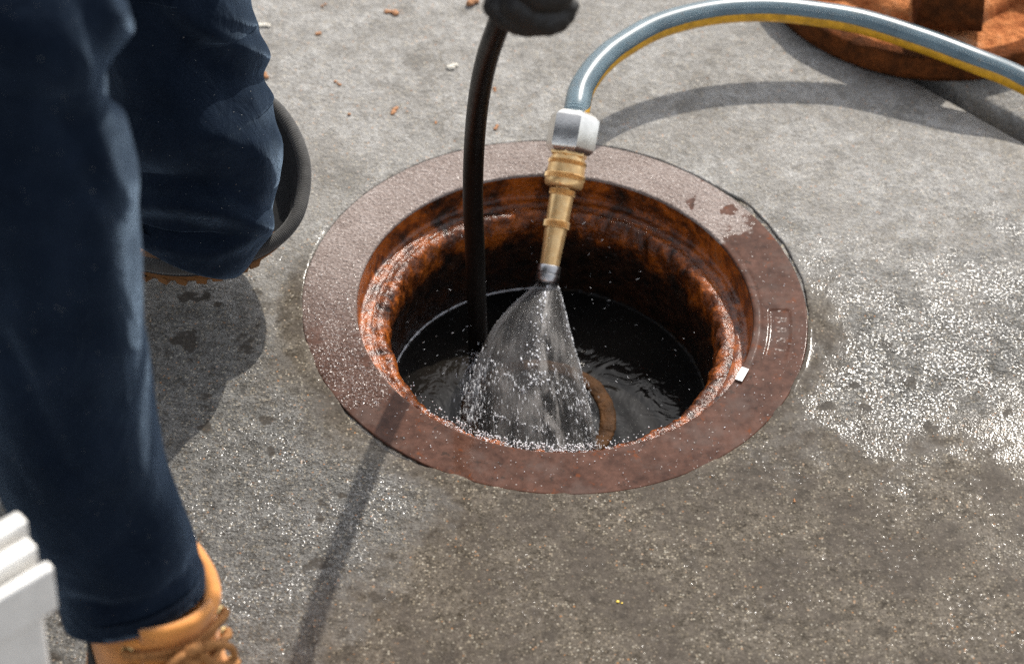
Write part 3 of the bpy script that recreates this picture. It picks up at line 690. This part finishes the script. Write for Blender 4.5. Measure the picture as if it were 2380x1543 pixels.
def leg(path, ridges, n=180, per=14, hem_tilt=0., depth=1.05, seed=0.):
    cs = cat_rom([p for p, r in path], len(path)*per); rs = cat_rom([[r, 0, 0] for p, r in path], len(path)*per)[:, 0]
    T = np.gradient(cs, axis=0); V = []; N = len(cs)
    for i in range(N):
        t = nrm(T[i]); a = RT - t*(RT@t)
        if np.linalg.norm(a) < .45:
            a = prev_a - t*(prev_a@t)
        a = nrm(a); prev_a = a; b = np.cross(t, a); f = i/(N-1)
        for k in range(n):
            w = 2*math.pi*k/n; d = a*math.cos(w)+b*math.sin(w)*depth; p = cs[i]+rs[i]*d
            if hem_tilt: p = p + t*hem_tilt*math.cos(w)*sstep(per*3, 0, i)
            nn = nrm(d); q = 0.
            q += .0035*fbm(p[0]+seed, p[1], p[2]*.6, 9, 3) + .0012*fbm(p[0]+seed, p[1], p[2], 28, 3)
            if nn@nrm(CAM-p) > -.45:
                px, py = proj(p)
                for (line, amp, w1, w2) in ridges:
                    x0 = min(l[0] for l in line)-3*max(w1, w2); x1 = max(l[0] for l in line)+3*max(w1, w2); y0 = min(l[1] for l in line)-3*max(w1, w2); y1 = max(l[1] for l in line)+3*max(w1, w2)
                    if x0 < px < x1 and y0 < py < y1:
                        dd, sd = seg_d(px, py, line); ww = w1 if sd > 0 else w2; q += amp*math.exp(-(dd/ww)**2)
            V.append(p+nn*q)
    return V, N, n
# folds: (picture line, height, softness above, softness below)
FR = [([(395, 5), (450, 52), (520, 95), (590, 128), (640, 150)], .0095, 50, 24), ([(470, 150), (545, 172), (610, 180)], -.005, 30, 30),
      ([(400, 205), (455, 262), (520, 318), (575, 330)], .005, 44, 34), ([(425, 300), (480, 322), (540, 345), (600, 345), (660, 330)], .0060, 34, 75),
      ([(330, 430), (430, 438), (530, 445), (580, 470)], -.008, 50, 30), ([(325, 470), (420, 470), (490, 482), (560, 506), (600, 526)], .007, 22, 26), ([(600, 380), (612, 440), (602, 515)], .006, 36, 36),
      ([(325, 515), (420, 525), (500, 545)], -.005, 26, 26), ([(325, 565), (420, 580), (500, 585), (570, 560)], .005, 22, 18), ([(500, 20), (560, 50), (600, 60)], .005, 30, 18), ([(430, 110), (500, 160), (540, 230)], -.003, 46, 46)]
NR = [([(215, 10), (262, 50), (300, 95), (345, 132)], .020, 34, 26), ([(200, 25), (232, 70), (262, 140), (272, 215)], -.013, 26, 22), ([(140, 190), (185, 250), (225, 330), (250, 420)], .005, 50, 40), ([(120, 210), (180, 330), (215, 430)], -.006, 40, 40),
      ([(180, 390), (210, 520), (240, 660), (270, 800)], .005, 55, 40), ([(120, 420), (160, 600), (220, 800)], -.004, 50, 50), ([(10, 800), (60, 900), (110, 1010), (150, 1090)], -.0045, 30, 24), ([(150, 1390), (260, 1415), (360, 1395), (440, 1330), (478, 1270)], -.0022, 10, 10), ([(280, 1180), (330, 1230), (300, 1280)], -.003, 50, 50),
      ([(0, 60), (90, 90), (170, 130)], .006, 60, 60)]
def build_person():
    root = empty('person', (-.55, -.3, 0)); tag(root, 'person crouching beside the manhole in navy trousers and black gloves', 'person')
    Z = Matrix.Translation(root.location).inverted()
    S = {}
    LH = np.array(P(1195, -110, .49))                     # hand on the hose
    sh_r = np.array([-.60, -.20, 1.02]); sh_l = np.array([-.64, -.46, 1.02]); neck = np.array([-.57, -.32, 1.12]); head = np.array([-.49, -.31, 1.25])
    nodes = dict(pelvis=(PELV+[0, -.01, .05], (.13, .16)), waist=((-.79, -.27, .78), .125), chest=((-.67, -.31, .96), (.125, .15)), neck=(neck, .055), head=(head-[.02, 0, .03], .075), crown=(head+[.0, 0, .05], .085),
                 sr=(sh_r, .06), er=((-.40, -.13, .74), .043), wr=(LH+[-.045, .045, .085], .030), sl=(sh_l, .06), el=((-.62, -.58, .80), .045), wl=((-.60, -.42, .77), .032),
                 hn=(PELV+[.02, -.06, 0], .065), kn=(NK[-1][0]+[0, 0, .01], .035), mn=(NK[7][0], .03), an=(NK[1][0]*[1, 1, 0]+[0, 0, .10], .040), hf=(PELV+[.02, .06, .01], .06), tf=(far_path[15][0], .035), tn=(near_path[16][0], .045), kf=(far_path[13][0], .022), mg=(NH[-1][0], .018), mf=(NH[6][0], .018), af=(NH[0][0]+[0, .0, .02], .022))
    edges = [('pelvis', 'waist'), ('waist', 'chest'), ('chest', 'neck'), ('neck', 'head'), ('head', 'crown'), ('chest', 'sr'), ('sr', 'er'), ('er', 'wr'), ('chest', 'sl'), ('sl', 'el'), ('el', 'wl'), ('pelvis', 'hn'), ('hn', 'tn'), ('tn', 'kn'), ('kn', 'mn'), ('mn', 'an'), ('pelvis', 'hf'), ('hf', 'tf'), ('tf', 'kf'), ('kf', 'mg'), ('mg', 'mf'), ('mf', 'af')]
    b = skin_mesh('body', nodes, edges, M['skin'], root); b.matrix_parent_inverse = Z
    # face and hair
    hd = empty_loc = head
    def ball(name, c, r, mat, par, sc=(1, 1, 1)):
        bm = bmesh.new(); bmesh.ops.create_uvsphere(bm, u_segments=24, v_segments=16, radius=1)
        for v in bm.verts: v.co = Vector((c[0]+v.co.x*r*sc[0], c[1]+v.co.y*r*sc[1], c[2]+v.co.z*r*sc[2]))
        me = bpy.data.meshes.new(name); bm.to_mesh(me); bm.free(); me.materials.append(mat); me.polygons.foreach_set('use_smooth', [True]*len(me.polygons))
        o = bpy.data.objects.new(name, me); C.objects.link(o); o.parent = par; o.matrix_parent_inverse = Z; return o
    for sy in (-1, 1):
        ball('eye', head+np.array([.078, sy*.030, .0]), .012, M['white'], root); ball('ear', head+np.array([-.01, sy*.086, -.005]), .03, M['skin'], root, (.6, .3, 1))
    ball('nose', head+np.array([.092, 0, -.022]), .016, M['skin'], root, (1, .8, 1.4)); ball('mouth', head+np.array([.075, 0, -.055]), .022, M['skin'], root, (.5, 1, .3))
    ball('hair', head+np.array([-.012, 0, .040]), .098, M['hair'], root, (1.05, .98, .95))
    # jacket
    jn = {k: (np.array(v[0]), v[1]) for k, v in nodes.items() if k in ('waist', 'chest', 'sr', 'er', 'wr', 'sl', 'el', 'wl', 'neck')}
    gr = dict(waist=.155, chest=(.155, .185), sr=.082, er=.060, wr=.044, sl=.082, el=.060, wl=.046, neck=.07)
    jn = {k: (v[0], gr[k]) for k, v in jn.items()}; jn['neck'] = (np.array([-.60, -.32, 1.08]), .075); jn['hemj'] = (PELV+np.array([.03, -.02, .10]), .165)
    jn['wr'] = (LH+np.array([-.07, .05, .12]), .044)
    j = skin_mesh('jacket', {k: jn[k] for k in ('chest', 'waist', 'hemj', 'neck', 'sr', 'er', 'wr', 'sl', 'el', 'wl')}, [('hemj', 'waist'), ('waist', 'chest'), ('chest', 'neck'), ('chest', 'sr'), ('sr', 'er'), ('er', 'wr'), ('chest', 'sl'), ('sl', 'el'), ('el', 'wl')], M['jacket'], root); j.matrix_parent_inverse = Z
    # trousers: both legs in one garment
    V1, N1, n1 = leg(near_path, NR, 170, 12, .003, 1.05, 0.); V2, N2, n2 = leg(far_path, FR, 200, 16, .0, 1.12, 5.)
    F = grid_faces(N1, n1, flip=False); k = len(V1); F2 = [tuple(i+k for i in f) for f in grid_faces(N2, n2)]
    # turned-in hems
    V = V1+V2
    def hem(start, n, cc):
        V_ = []; base = len(V)
        for sft in (.004, .006):
            for q in range(n):
                p = np.array(V[start+q]); V_.append(p+(cc-p)*(.06 if sft == .004 else .10)+np.array([0, 0, .004 if sft == .004 else .03]))
        f = []
        for q in range(n):
            r_ = (q+1) % n; f += [(start+r_, start+q, base+q, base+r_), (base+r_, base+q, base+n+q, base+n+r_)]
        V.extend(V_); return f
    F = F+F2; F += hem(0, n1, NK[0][0]); F += hem(k, n2, NH[0][0])
    t = mk('trousers', V, F, M['cloth'], root); sm = t.modifiers.new('smooth', 'SMOOTH'); sm.factor = .5; sm.iterations = 8
    # glove closed on the hose
    hd = nrm(HPATH[int(len(HPATH)*.52)]-HPATH[int(len(HPATH)*.47)])
    build_glove(root, LH, Z); 
    # second glove resting on the thigh
    c = np.array([-.60, -.36, .785]); nd = dict(w=((-.62, -.44, .80), .034), p=(c, (.045, .022))); ed = [('w', 'p')]
    for i in range(4):
        a0 = c+np.array([.02-.0*i, .03-.0*i, -.004])+np.array([.016*(1.5-i)*-1, .0, 0]); nd[f'a{i}'] = (a0+np.array([.0, .025, 0]), .011); nd[f'b{i}'] = (a0+np.array([.002, .05, -.008]), .010); nd[f'c{i}'] = (a0+np.array([.003, .072, -.022]), .009); ed += [('p', f'a{i}'), (f'a{i}', f'b{i}'), (f'b{i}', f'c{i}')]
    nd['t'] = (c+np.array([.05, -.01, -.008]), .012); nd['u'] = (c+np.array([.075, .015, -.015]), .010); ed += [('p', 't'), ('t', 'u')]
    g2 = skin_mesh('glove', nd, ed, M['glove'], root); g2.matrix_parent_inverse = Z
    build_boot(root, Z); build_shoe(root, Z)
def build_glove(root, LH, Z):
    # hose passes up through the fist; four fingers wrap it, heel of the hand to the right
    pts = []
    i0 = min(range(len(HPATH)), key=lambda i: abs(HPATH[i][2]-.482) + (0 if i < 250 else 9)); c0 = HPATH[i0]
    ax = nrm(HPATH[i0+8]-HPATH[i0-8]); back = nrm(np.array(CAM)-c0); back = nrm(back-ax*(back@ax)); side = np.cross(ax, back)   # side: picture right when ax is up
    if side@RT < 0: side = -side
    parts = []
    for k in range(4):     # fingers, lowest first
        b_ = c0+ax*(.002+.0205*k)+side*.004; rr = .0118-.0006*k*(k > 2)
        lo = -ax*.010
        chain = [b_+side*.028+back*.004+lo*1.0, b_+side*.022+back*.018+lo*.9, b_+side*.010+back*.0245+lo*.4, b_-side*.014+back*.016, b_-side*.022-back*.002, b_-side*.012-back*.020, b_+side*.006-back*.022]
        parts.append((chain, [.0145, .0140, rr+.001, rr, rr, rr*.95, rr*.85]))
    th = c0+ax*.070; parts.append(([th+side*.046-back*.012, th+side*.026-back*.028+ax*.012, th+side*.002-back*.030+ax*.006, th-side*.014-back*.018, th-side*.018-back*.002], [.017, .015, .0135, .0125, .010]))
    VV = []; FF = []
    def addt(ch, rad, n=18, m=26):
        p = cat_rom(ch, m); r = np.interp(np.linspace(0, len(rad)-1, m), range(len(rad)), rad); r = r*np.array([.35 if i in (0, m-1) else .8 if i in (1, m-2) else 1 for i in range(m)])
        r = r*(1+.05*np.sin(np.arange(m)*2.1))
        v, f, _ = tube_arrays(p, r, n, ref=ax+.01); k = len(VV); VV.extend(v); FF.extend([tuple(i+k for i in q) for q in f])
    for ch, rd in parts: addt(ch, rd)
    zz = c0[2]; addt([P(1138, -12, zz+.012), P(1168, 18, zz+.004), P(1204, 42, zz), P(1245, 40, zz), P(1274, 18, zz+.004)], [.011, .0125, .0125, .0125, .011]); addt([P(1176, -14, zz+.02), P(1225, 20, zz+.012), P(1272, 44, zz+.004), P(1300, 26, zz+.006), P(1308, -10, zz+.016)], [.012, .013, .0125, .0125, .013])
    # palm and back of the hand, joined to the wrist
    pc = c0+ax*.044+side*.010
    addt([pc-ax*.042+back*.002, pc-ax*.012, pc+ax*.022, pc+ax*.052, LH+np.array([-.045, .045, .095])], [.010, .021, .026, .029, .030], 28, 40)
    g = mk('glove', VV, FF, M['glove'], root)
    md = g.modifiers.new('remesh', 'REMESH'); md.mode = 'VOXEL'; md.voxel_size = .0016; md.use_smooth_shade = True
    sm = g.modifiers.new('smooth', 'SMOOTH'); sm.factor = .5; sm.iterations = 5
    bpy.context.view_layer.update(); me = bpy.data.meshes.new_from_object(g.evaluated_get(bpy.context.evaluated_depsgraph_get())); g.modifiers.clear(); g.data = me
    me.polygons.foreach_set('use_smooth', [True]*len(me.polygons))
    g['label'] = 'black work glove gripping the black hose'
def build_boot(root, Z):
    c = NK[0][0]; yaw = math.radians(-56); org = np.array([c[0]+.004, c[1]+.012, 0.])
    ca, sa = math.cos(yaw), math.sin(yaw)
    def W(p): return np.array([org[0]+ca*p[0]-sa*p[1], org[1]+sa*p[0]+ca*p[1], p[2]])
    # rings: z, heel x, toe x, half width
    R = [(.022, -.062, .205, .046), (.034, -.066, .212, .050), (.050, -.066, .212, .050), (.066, -.064, .200, .048), (.078, -.062, .178, .045), (.090, -.060, .146, .042), (.102, -.058, .114, .040), (.116, -.056, .090, .040), (.132, -.055, .074, .040), (.148, -.054, .066, .041), (.158, -.054, .062, .042), (.168, -.054, .060, .042), (.176, -.054, .059, .042)]
    n = 96; V = []
    zz = cat_rom([[r[0], r[1], r[2]] for r in R], 70); hw = cat_rom([[r[3]*1.07, 0, 0] for r in R], 70)[:, 0]
    def ring(i, off=0.):
        z, x0, x1 = zz[i]; out = []
        for k in range(n):
            w = 2*math.pi*k/n; e = 2.3; cx = math.copysign(abs(math.cos(w))**(2/e), math.cos(w)); sy = math.copysign(abs(math.sin(w))**(2/e), math.sin(w))
            mx = (x0+x1)/2; L_ = (x1-x0)/2+off; nar = 1-.12*sstep(.3, 1, cx)*sstep(.12, .05, z)
            out.append(np.array([mx+L_*cx, (hw[i]+off)*sy*nar, z]))
        return out
    for i in range(70):
        for p in ring(i):
            q = .0012*fbm(p[0], p[1], p[2], 40, 3); V.append(W(p*(1+q)))
    F = grid_faces(70, n)
    ub = mk('boot', V, F, M['leather'], root); ub['label'] = 'tan leather lace-up work boot'
    # sole
    V = []
    for z, off in ((0., .004), (.004, .008), (.018, .008), (.024, .004)):
        for p in ring(1, off): V.append(W(np.array([p[0], p[1], z])))
    F = grid_faces(4, n); F.append(tuple(range(n))[::-1]); F.append(tuple(3*n+k for k in range(n)))
    mk('sole', V, F, M['gum'], ub)
    col = [W(p) for p in ring(68, -.001)]; tube('collar', np.array(col+col[:2]), .0062, M['leather'], ub, 12, caps=False)
    top = [W(p*[1, 1, 0]+[0, 0, .171]) for p in ring(66, -.002)]; mk('sock', top, [tuple(range(n))], M['leather'], ub, False)
    # tongue standing proud of the opening
    V = []; m = 15
    for j, (z, x) in enumerate(((.085, .158), (.105, .112), (.125, .085), (.150, .070), (.175, .066), (.194, .070), (.198, .069))):
        for k in range(m):
            u = (k/(m-1)-.5)*2; V.append(W(np.array([x-.012*u*u+.001, .028*u, z-.006*u*u*(j > 4)])))
    k0 = len(V); V += [v-W(np.array([.006, 0, 0]))+W(np.array([0, 0, 0])) for v in V]; F = grid_faces(7, m, False); F += [tuple(i+k0 for i in f[::-1]) for f in F]
    for j in range(6): F += [(j*m, (j+1)*m, k0+(j+1)*m, k0+j*m), (k0+j*m+m-1, k0+(j+1)*m+m-1, (j+1)*m+m-1, j*m+m-1)]
    F += [(6*m+i, 6*m+i+1, k0+6*m+i+1, k0+6*m+i) for i in range(m-1)]
    mk('tongue', V, F, M['leather'], ub)
    # eyelets and laces on the front of the shaft
    eys = []
    for z, x in ((.168, .046), (.148, .049), (.128, .060), (.108, .082)):
        row = []
        for sg in (-1, 1):
            c1 = W(np.array([x, sg*.033, z])); nrm_ = nrm(W(np.array([1., sg*.75, .35]))-W(np.zeros(3))); row.append(c1+nrm_*.006)
            lathe('eyelet', [(0, .0022), (.0005, .0045), (.0016, .0048), (.0026, .0040), (.0022, .0022)], c1+nrm_*.0042, nrm_, M['eyelet'], ub, n=24)
        eys.append(row)
    fwd = W(np.array([1., 0, .25]))-W(np.zeros(3))
    for i in range(len(eys)):
        for sg in (0, 1):
            a, b = eys[i][sg], eys[max(0, i-1)][1-sg] if i else eys[i][1-sg]; mid = (a+b)/2+fwd*.018
            tube('lace', cat_rom([a-fwd*.003, a+fwd*.005, mid, b+fwd*.004, b-fwd*.003], 30), .0028, M['lace'], ub, 10)
    kn = (eys[0][0]+eys[0][1])/2+fwd*.027
    r_ = W(np.array([0, -1., 0]))-W(np.zeros(3)); upv = np.array([0, 0, 1.])
    for sg in (-1, 1):       # bow loops and loose ends
        tube('lace', cat_rom([kn, kn+r_*sg*.012+upv*.006+fwd*.005, kn+r_*sg*.026+fwd*.007-upv*.004, kn+r_*sg*.028+fwd*.008-upv*.018, kn+r_*sg*.016+fwd*.009-upv*.016, kn+r_*sg*.004+fwd*.004], 40), .0028, M['lace'], ub, 10)
        tube('lace', cat_rom([kn, kn+r_*sg*.012+fwd*.010-upv*.015, kn+r_*sg*.020+fwd*.016-upv*.040, kn+r_*sg*.032+fwd*.020-upv*.060], 30), .0026, M['lace'], ub, 10)
    tube('lace', cat_rom([kn+r_*.008, kn+upv*.007+fwd*.004, kn-r_*.008, kn-upv*.007+fwd*.004, kn+r_*.009+fwd*.002], 30), .0042, M['lace'], ub, 10)
    # black strap up the side of the shaft
    V = []; m = 40
    for i in range(0, 70):
        ring_i = ring(i, .0016)
        for k in range(62, 70): V.append(W(ring_i[k]))
    mk('ankle_strap', V, grid_faces(70, 8, False), M['lining'], ub)
def build_shoe(root, Z):
    # slip-on shoe under the far trouser leg, heel lifted towards the hole
    rim = [(560, 210, .112), (605, 225, .110), (645, 255, .106), (680, 305, .102), (702, 360, .098), (708, 405, .094), (704, 450, .090), (690, 500, .086), (662, 540, .082), (622, 570, .079), (578, 592, .076), (530, 608, .073), (476, 620, .069), (400, 622, .062), (329, 611, .055), (250, 590, .048), (180, 555, .044), (150, 500, .046), (170, 440, .056), (250, 370, .072), (380, 290, .092), (480, 235, .105)]
    pts = [P(*p) for p in rim]; N = 260
    loop = cat_rom(pts+[pts[0]], N+1)[:-1]; cen = loop.mean(0)
    # ribbed padded binding
    n = 20; V = []
    for i in range(N*3):
        f = i/3; a = loop[int(f) % N]; b = loop[(int(f)+1) % N]; p = a+(b-a)*(f-int(f)); t = nrm(loop[(int(f)+2) % N]-loop[int(f)-1])
        u = nrm(np.array([0, 0, 1.])-t*t[2]); o_ = np.cross(t, u); r = .0058*(1+.07*((i % 3) == 0)-.05*((i % 3) == 1))
        for k in range(n): w = 2*math.pi*k/n; V.append(p+r*(u*math.cos(w)+o_*math.sin(w)))
    F = grid_faces(N*3, n); L_ = (N*3-1)*n; F += [(L_+k, L_+(k+1) % n, (k+1) % n, k) for k in range(n)]
    sh = mk('shoe', V, F, M['binding'], root); sh['label'] = 'dark slip-on shoe with padded rim and tan lugged sole'
    out = [nrm((p-cen)*[1, 1, 0]) for p in loop]
    def band(name, levels, mat, seal=False):
        V = []
        for off, dz in levels:
            for p, d in zip(loop, out): V.append(p+d*off+np.array([0, 0, max(dz, -p[2]+.002)]))
        F = grid_faces(len(levels), N)
        if seal: F.append(tuple((len(levels)-1)*N+k for k in range(N)))
        return mk(name, V, F, mat, sh)
    band('lining', [(-.004, .001), (-.009, -.006), (-.012, -.018), (-.020, -.026)], M['lining'], True)
    band('upper', [(.003, -.003), (.002, -.008), (-.003, -.013)], M['lining'])
    band('outsole', [(-.004, -.010), (-.006, -.013), (-.007, -.021), (-.011, -.026)], M['gum'], True)
    for i in range(0, N, 8):     # lugs along the edge
        p, d = loop[i], out[i]
        if proj(p)[1] < 560 or proj(p)[0] > 620: continue
        t = nrm(np.cross(d, [0, 0, 1.])); b0 = p+d*-.0125+np.array([0, 0, -.023]); V = []
        hh = min(.0045, max(.003, b0[2]-.002))
        for zz_, k in ((.004, 1.), (-hh, .75)):
            for sx, sy in ((-1, -1), (1, -1), (1, 1), (-1, 1)): V.append(b0+t*.0056*sx*k+d*(.006*sy*k)+np.array([0, 0, zz_]))
        mk('lug', V, [(0, 1, 5, 4), (1, 2, 6, 5), (2, 3, 7, 6), (3, 0, 4, 7), (4, 5, 6, 7)], M['gum'], sh, False)
build_person()

# ------------------------------------------------------------------ bright finned aluminium housing in the near corner
def build_housing():
    c = P(126, 1318, .385); root = empty('pump_housing', (c[0]-.05, c[1]-.06, 0)); tag(root, 'bright stepped aluminium pump housing beside the laced boot', 'pump')
    rot = Matrix.Translation((c[0], c[1], 0))@Matrix.Rotation(math.radians(-46), 4, 'Z')
    def bx(name, lo, hi, bev, par=root): return from_bm(name, box_bm(lo, hi, bev, 3, rot), M['alu'], par)
    bx('base', (-.115, -.215, 0), (.012, .012, .03), .004); bx('body', (-.100, -.205, .03), (-.006, -.006, .352), .006)
    x = 0.
    for i, (w, h, y1) in enumerate(((.0085, .385, 0.), (.0075, .374, -.010), (.0115, .389, .000), (.006, .379, -.014), (.012, .392, .006), (.007, .384, -.006), (.016, .395, -.004), (.02, .389, -.02))):
        bx('fin', (x-w, -.20-.004*(i % 2), .345), (x, y1, h), .0022); x -= w+.0006
    for y in (-.05, -.13):
        p = rot@Vector((-.006, y, .30)); ax = rot.to_3x3()@Vector((1, 0, 0)); lathe('bolt', [(0, .008), (.004, .008), (.005, .006)], p, ax, M['steel'], root, n=24, sides=6)
    p = rot@Vector((-.028, -.062, .385)); lathe('cap', [(0, .016), (.014, .016), (.022, .014), (.026, .008)], p, (0, 0, 1), M['alu'], root, n=32)
build_housing()

# ------------------------------------------------------------------ litter on the concrete
def crumb(name, x, y, size, mat, label, cat, group=None, flat=.5, seed=0, lobes=3, elong=1.6):
    c = P(x, y, 0); rg = random.Random(seed); bm = bmesh.new(); ang = rg.uniform(0, math.pi)
    for k in range(lobes):
        t = (k-(lobes-1)/2)/max(1, lobes)*elong; b2 = bmesh.new(); bmesh.ops.create_icosphere(b2, subdivisions=2, radius=1)
        r = size*rg.uniform(.32, .5); ox, oy = size*t*math.cos(ang)+rg.uniform(-.2, .2)*size, size*t*math.sin(ang)+rg.uniform(-.2, .2)*size
        for v in b2.verts:
            w = 1+.35*nz(v.co.x+seed, v.co.y+k, v.co.z, 1.7); v.co = Vector((c[0]+ox+v.co.x*r*w, c[1]+oy+v.co.y*r*w, max(.0006, r*flat*.8+v.co.z*r*flat*w)))
        me = bpy.data.meshes.new('t'); b2.to_mesh(me); b2.free(); bm.from_mesh(me); bpy.data.meshes.remove(me)
    o = from_bm(name, bm, mat, None, True); tag(o, label, cat, group); return o
g = 'orange rust crumbs scattered behind the manhole'
crumb('rust_crumb', 1097, 10, .0085, M['rustbit'], 'big cluster of orange rust crumbs left of the gloved hand', 'rust crumb', g, .8, 1, 6, .9)
crumb('rust_crumb', 912, 31, .0070, M['rustbit'], 'bent orange rust flake midway between far trouser leg and big crumb cluster', 'rust crumb', g, .5, 2, 4, 1.8)
crumb('rust_crumb', 741, 80, .0048, M['rustbit'], 'small orange rust crumb beside the far trouser knee fold', 'rust crumb', g, .6, 3, 2)
crumb('rust_crumb', 753, 14, .0044, M['rustbit'], 'pale orange rust crumb near the top edge by the trousers', 'rust crumb', g, .6, 4, 2)
crumb('rust_crumb', 615, 178, .0058, M['rustbit'], 'orange rust crumb touching the outline of the far trouser leg', 'rust crumb', g, .6, 5, 3)
crumb('rust_crumb', 785, 195, .0038, M['rustbit'], 'dark tipped rust sliver on dry concrete right of the trousers', 'rust crumb', g, .5, 6, 3, 2.2)
crumb('rust_crumb', 918, 258, .0062, M['rustbit'], 'long orange rust flake above the upper edge of the iron frame', 'rust crumb', g, .45, 7, 4, 2.)
crumb('rust_crumb', 813, 268, .0036, M['rustbit'], 'tan crumb left of the long rust flake', 'rust crumb', g, .6, 8, 1)
crumb('rust_crumb', 1154, 298, .0050, M['rustbit'], 'orange rust curl between the black hose and the swivel nut', 'rust crumb', g, .5, 9, 3)
crumb('rust_crumb', 1149, 210, .0040, M['rustbit'], 'pale rust flake right of the black hose', 'rust crumb', g, .5, 10, 2)
crumb('rust_crumb', 1012, 286, .0030, M['rustbit'], 'tiny dark rust crumb just left of the black hose', 'rust crumb', g, .5, 11, 2)
crumb('rust_crumb', 1846, 1163, .0026, M['rustbit'], 'single orange grain on wet concrete below the frame', 'rust crumb', None, .7, 12, 2)
crumb('pale_chip', 1050, 158, .0080, M['rope'], 'white chip with tan streak lying left of the black hose', 'chip', None, .5, 13, 5, 1.)
crumb('pale_chip', 612, 62, .0070, M['rope'], 'pale crumbly chip beside the top of the far trouser leg', 'chip', None, .5, 14, 4, 1.6)
crumb('yellow_chip', 1441, 1400, .0028, M['ybit'], 'tiny bright yellow chip on the wet concrete', 'chip', None, .5, 15, 2, 1.8)
a, b = P(1732, 858), P(1716, 886); d = nrm(b-a); e = np.cross(d, [0, 0, 1.]); V = []
for z in (.0012, .0017):
    for q in (a+e*.0033, a-e*.0033, b-e*.0033, b+e*.0033): V.append(q+np.array([0, 0, z]))
o = mk('paper_scrap', V, [(3, 2, 1, 0), (4, 5, 6, 7), (0, 1, 5, 4), (1, 2, 6, 5), (2, 3, 7, 6), (3, 0, 4, 7)], M['white'], None, False); tag(o, 'small white paper strip stuck on the iron frame', 'paper scrap')
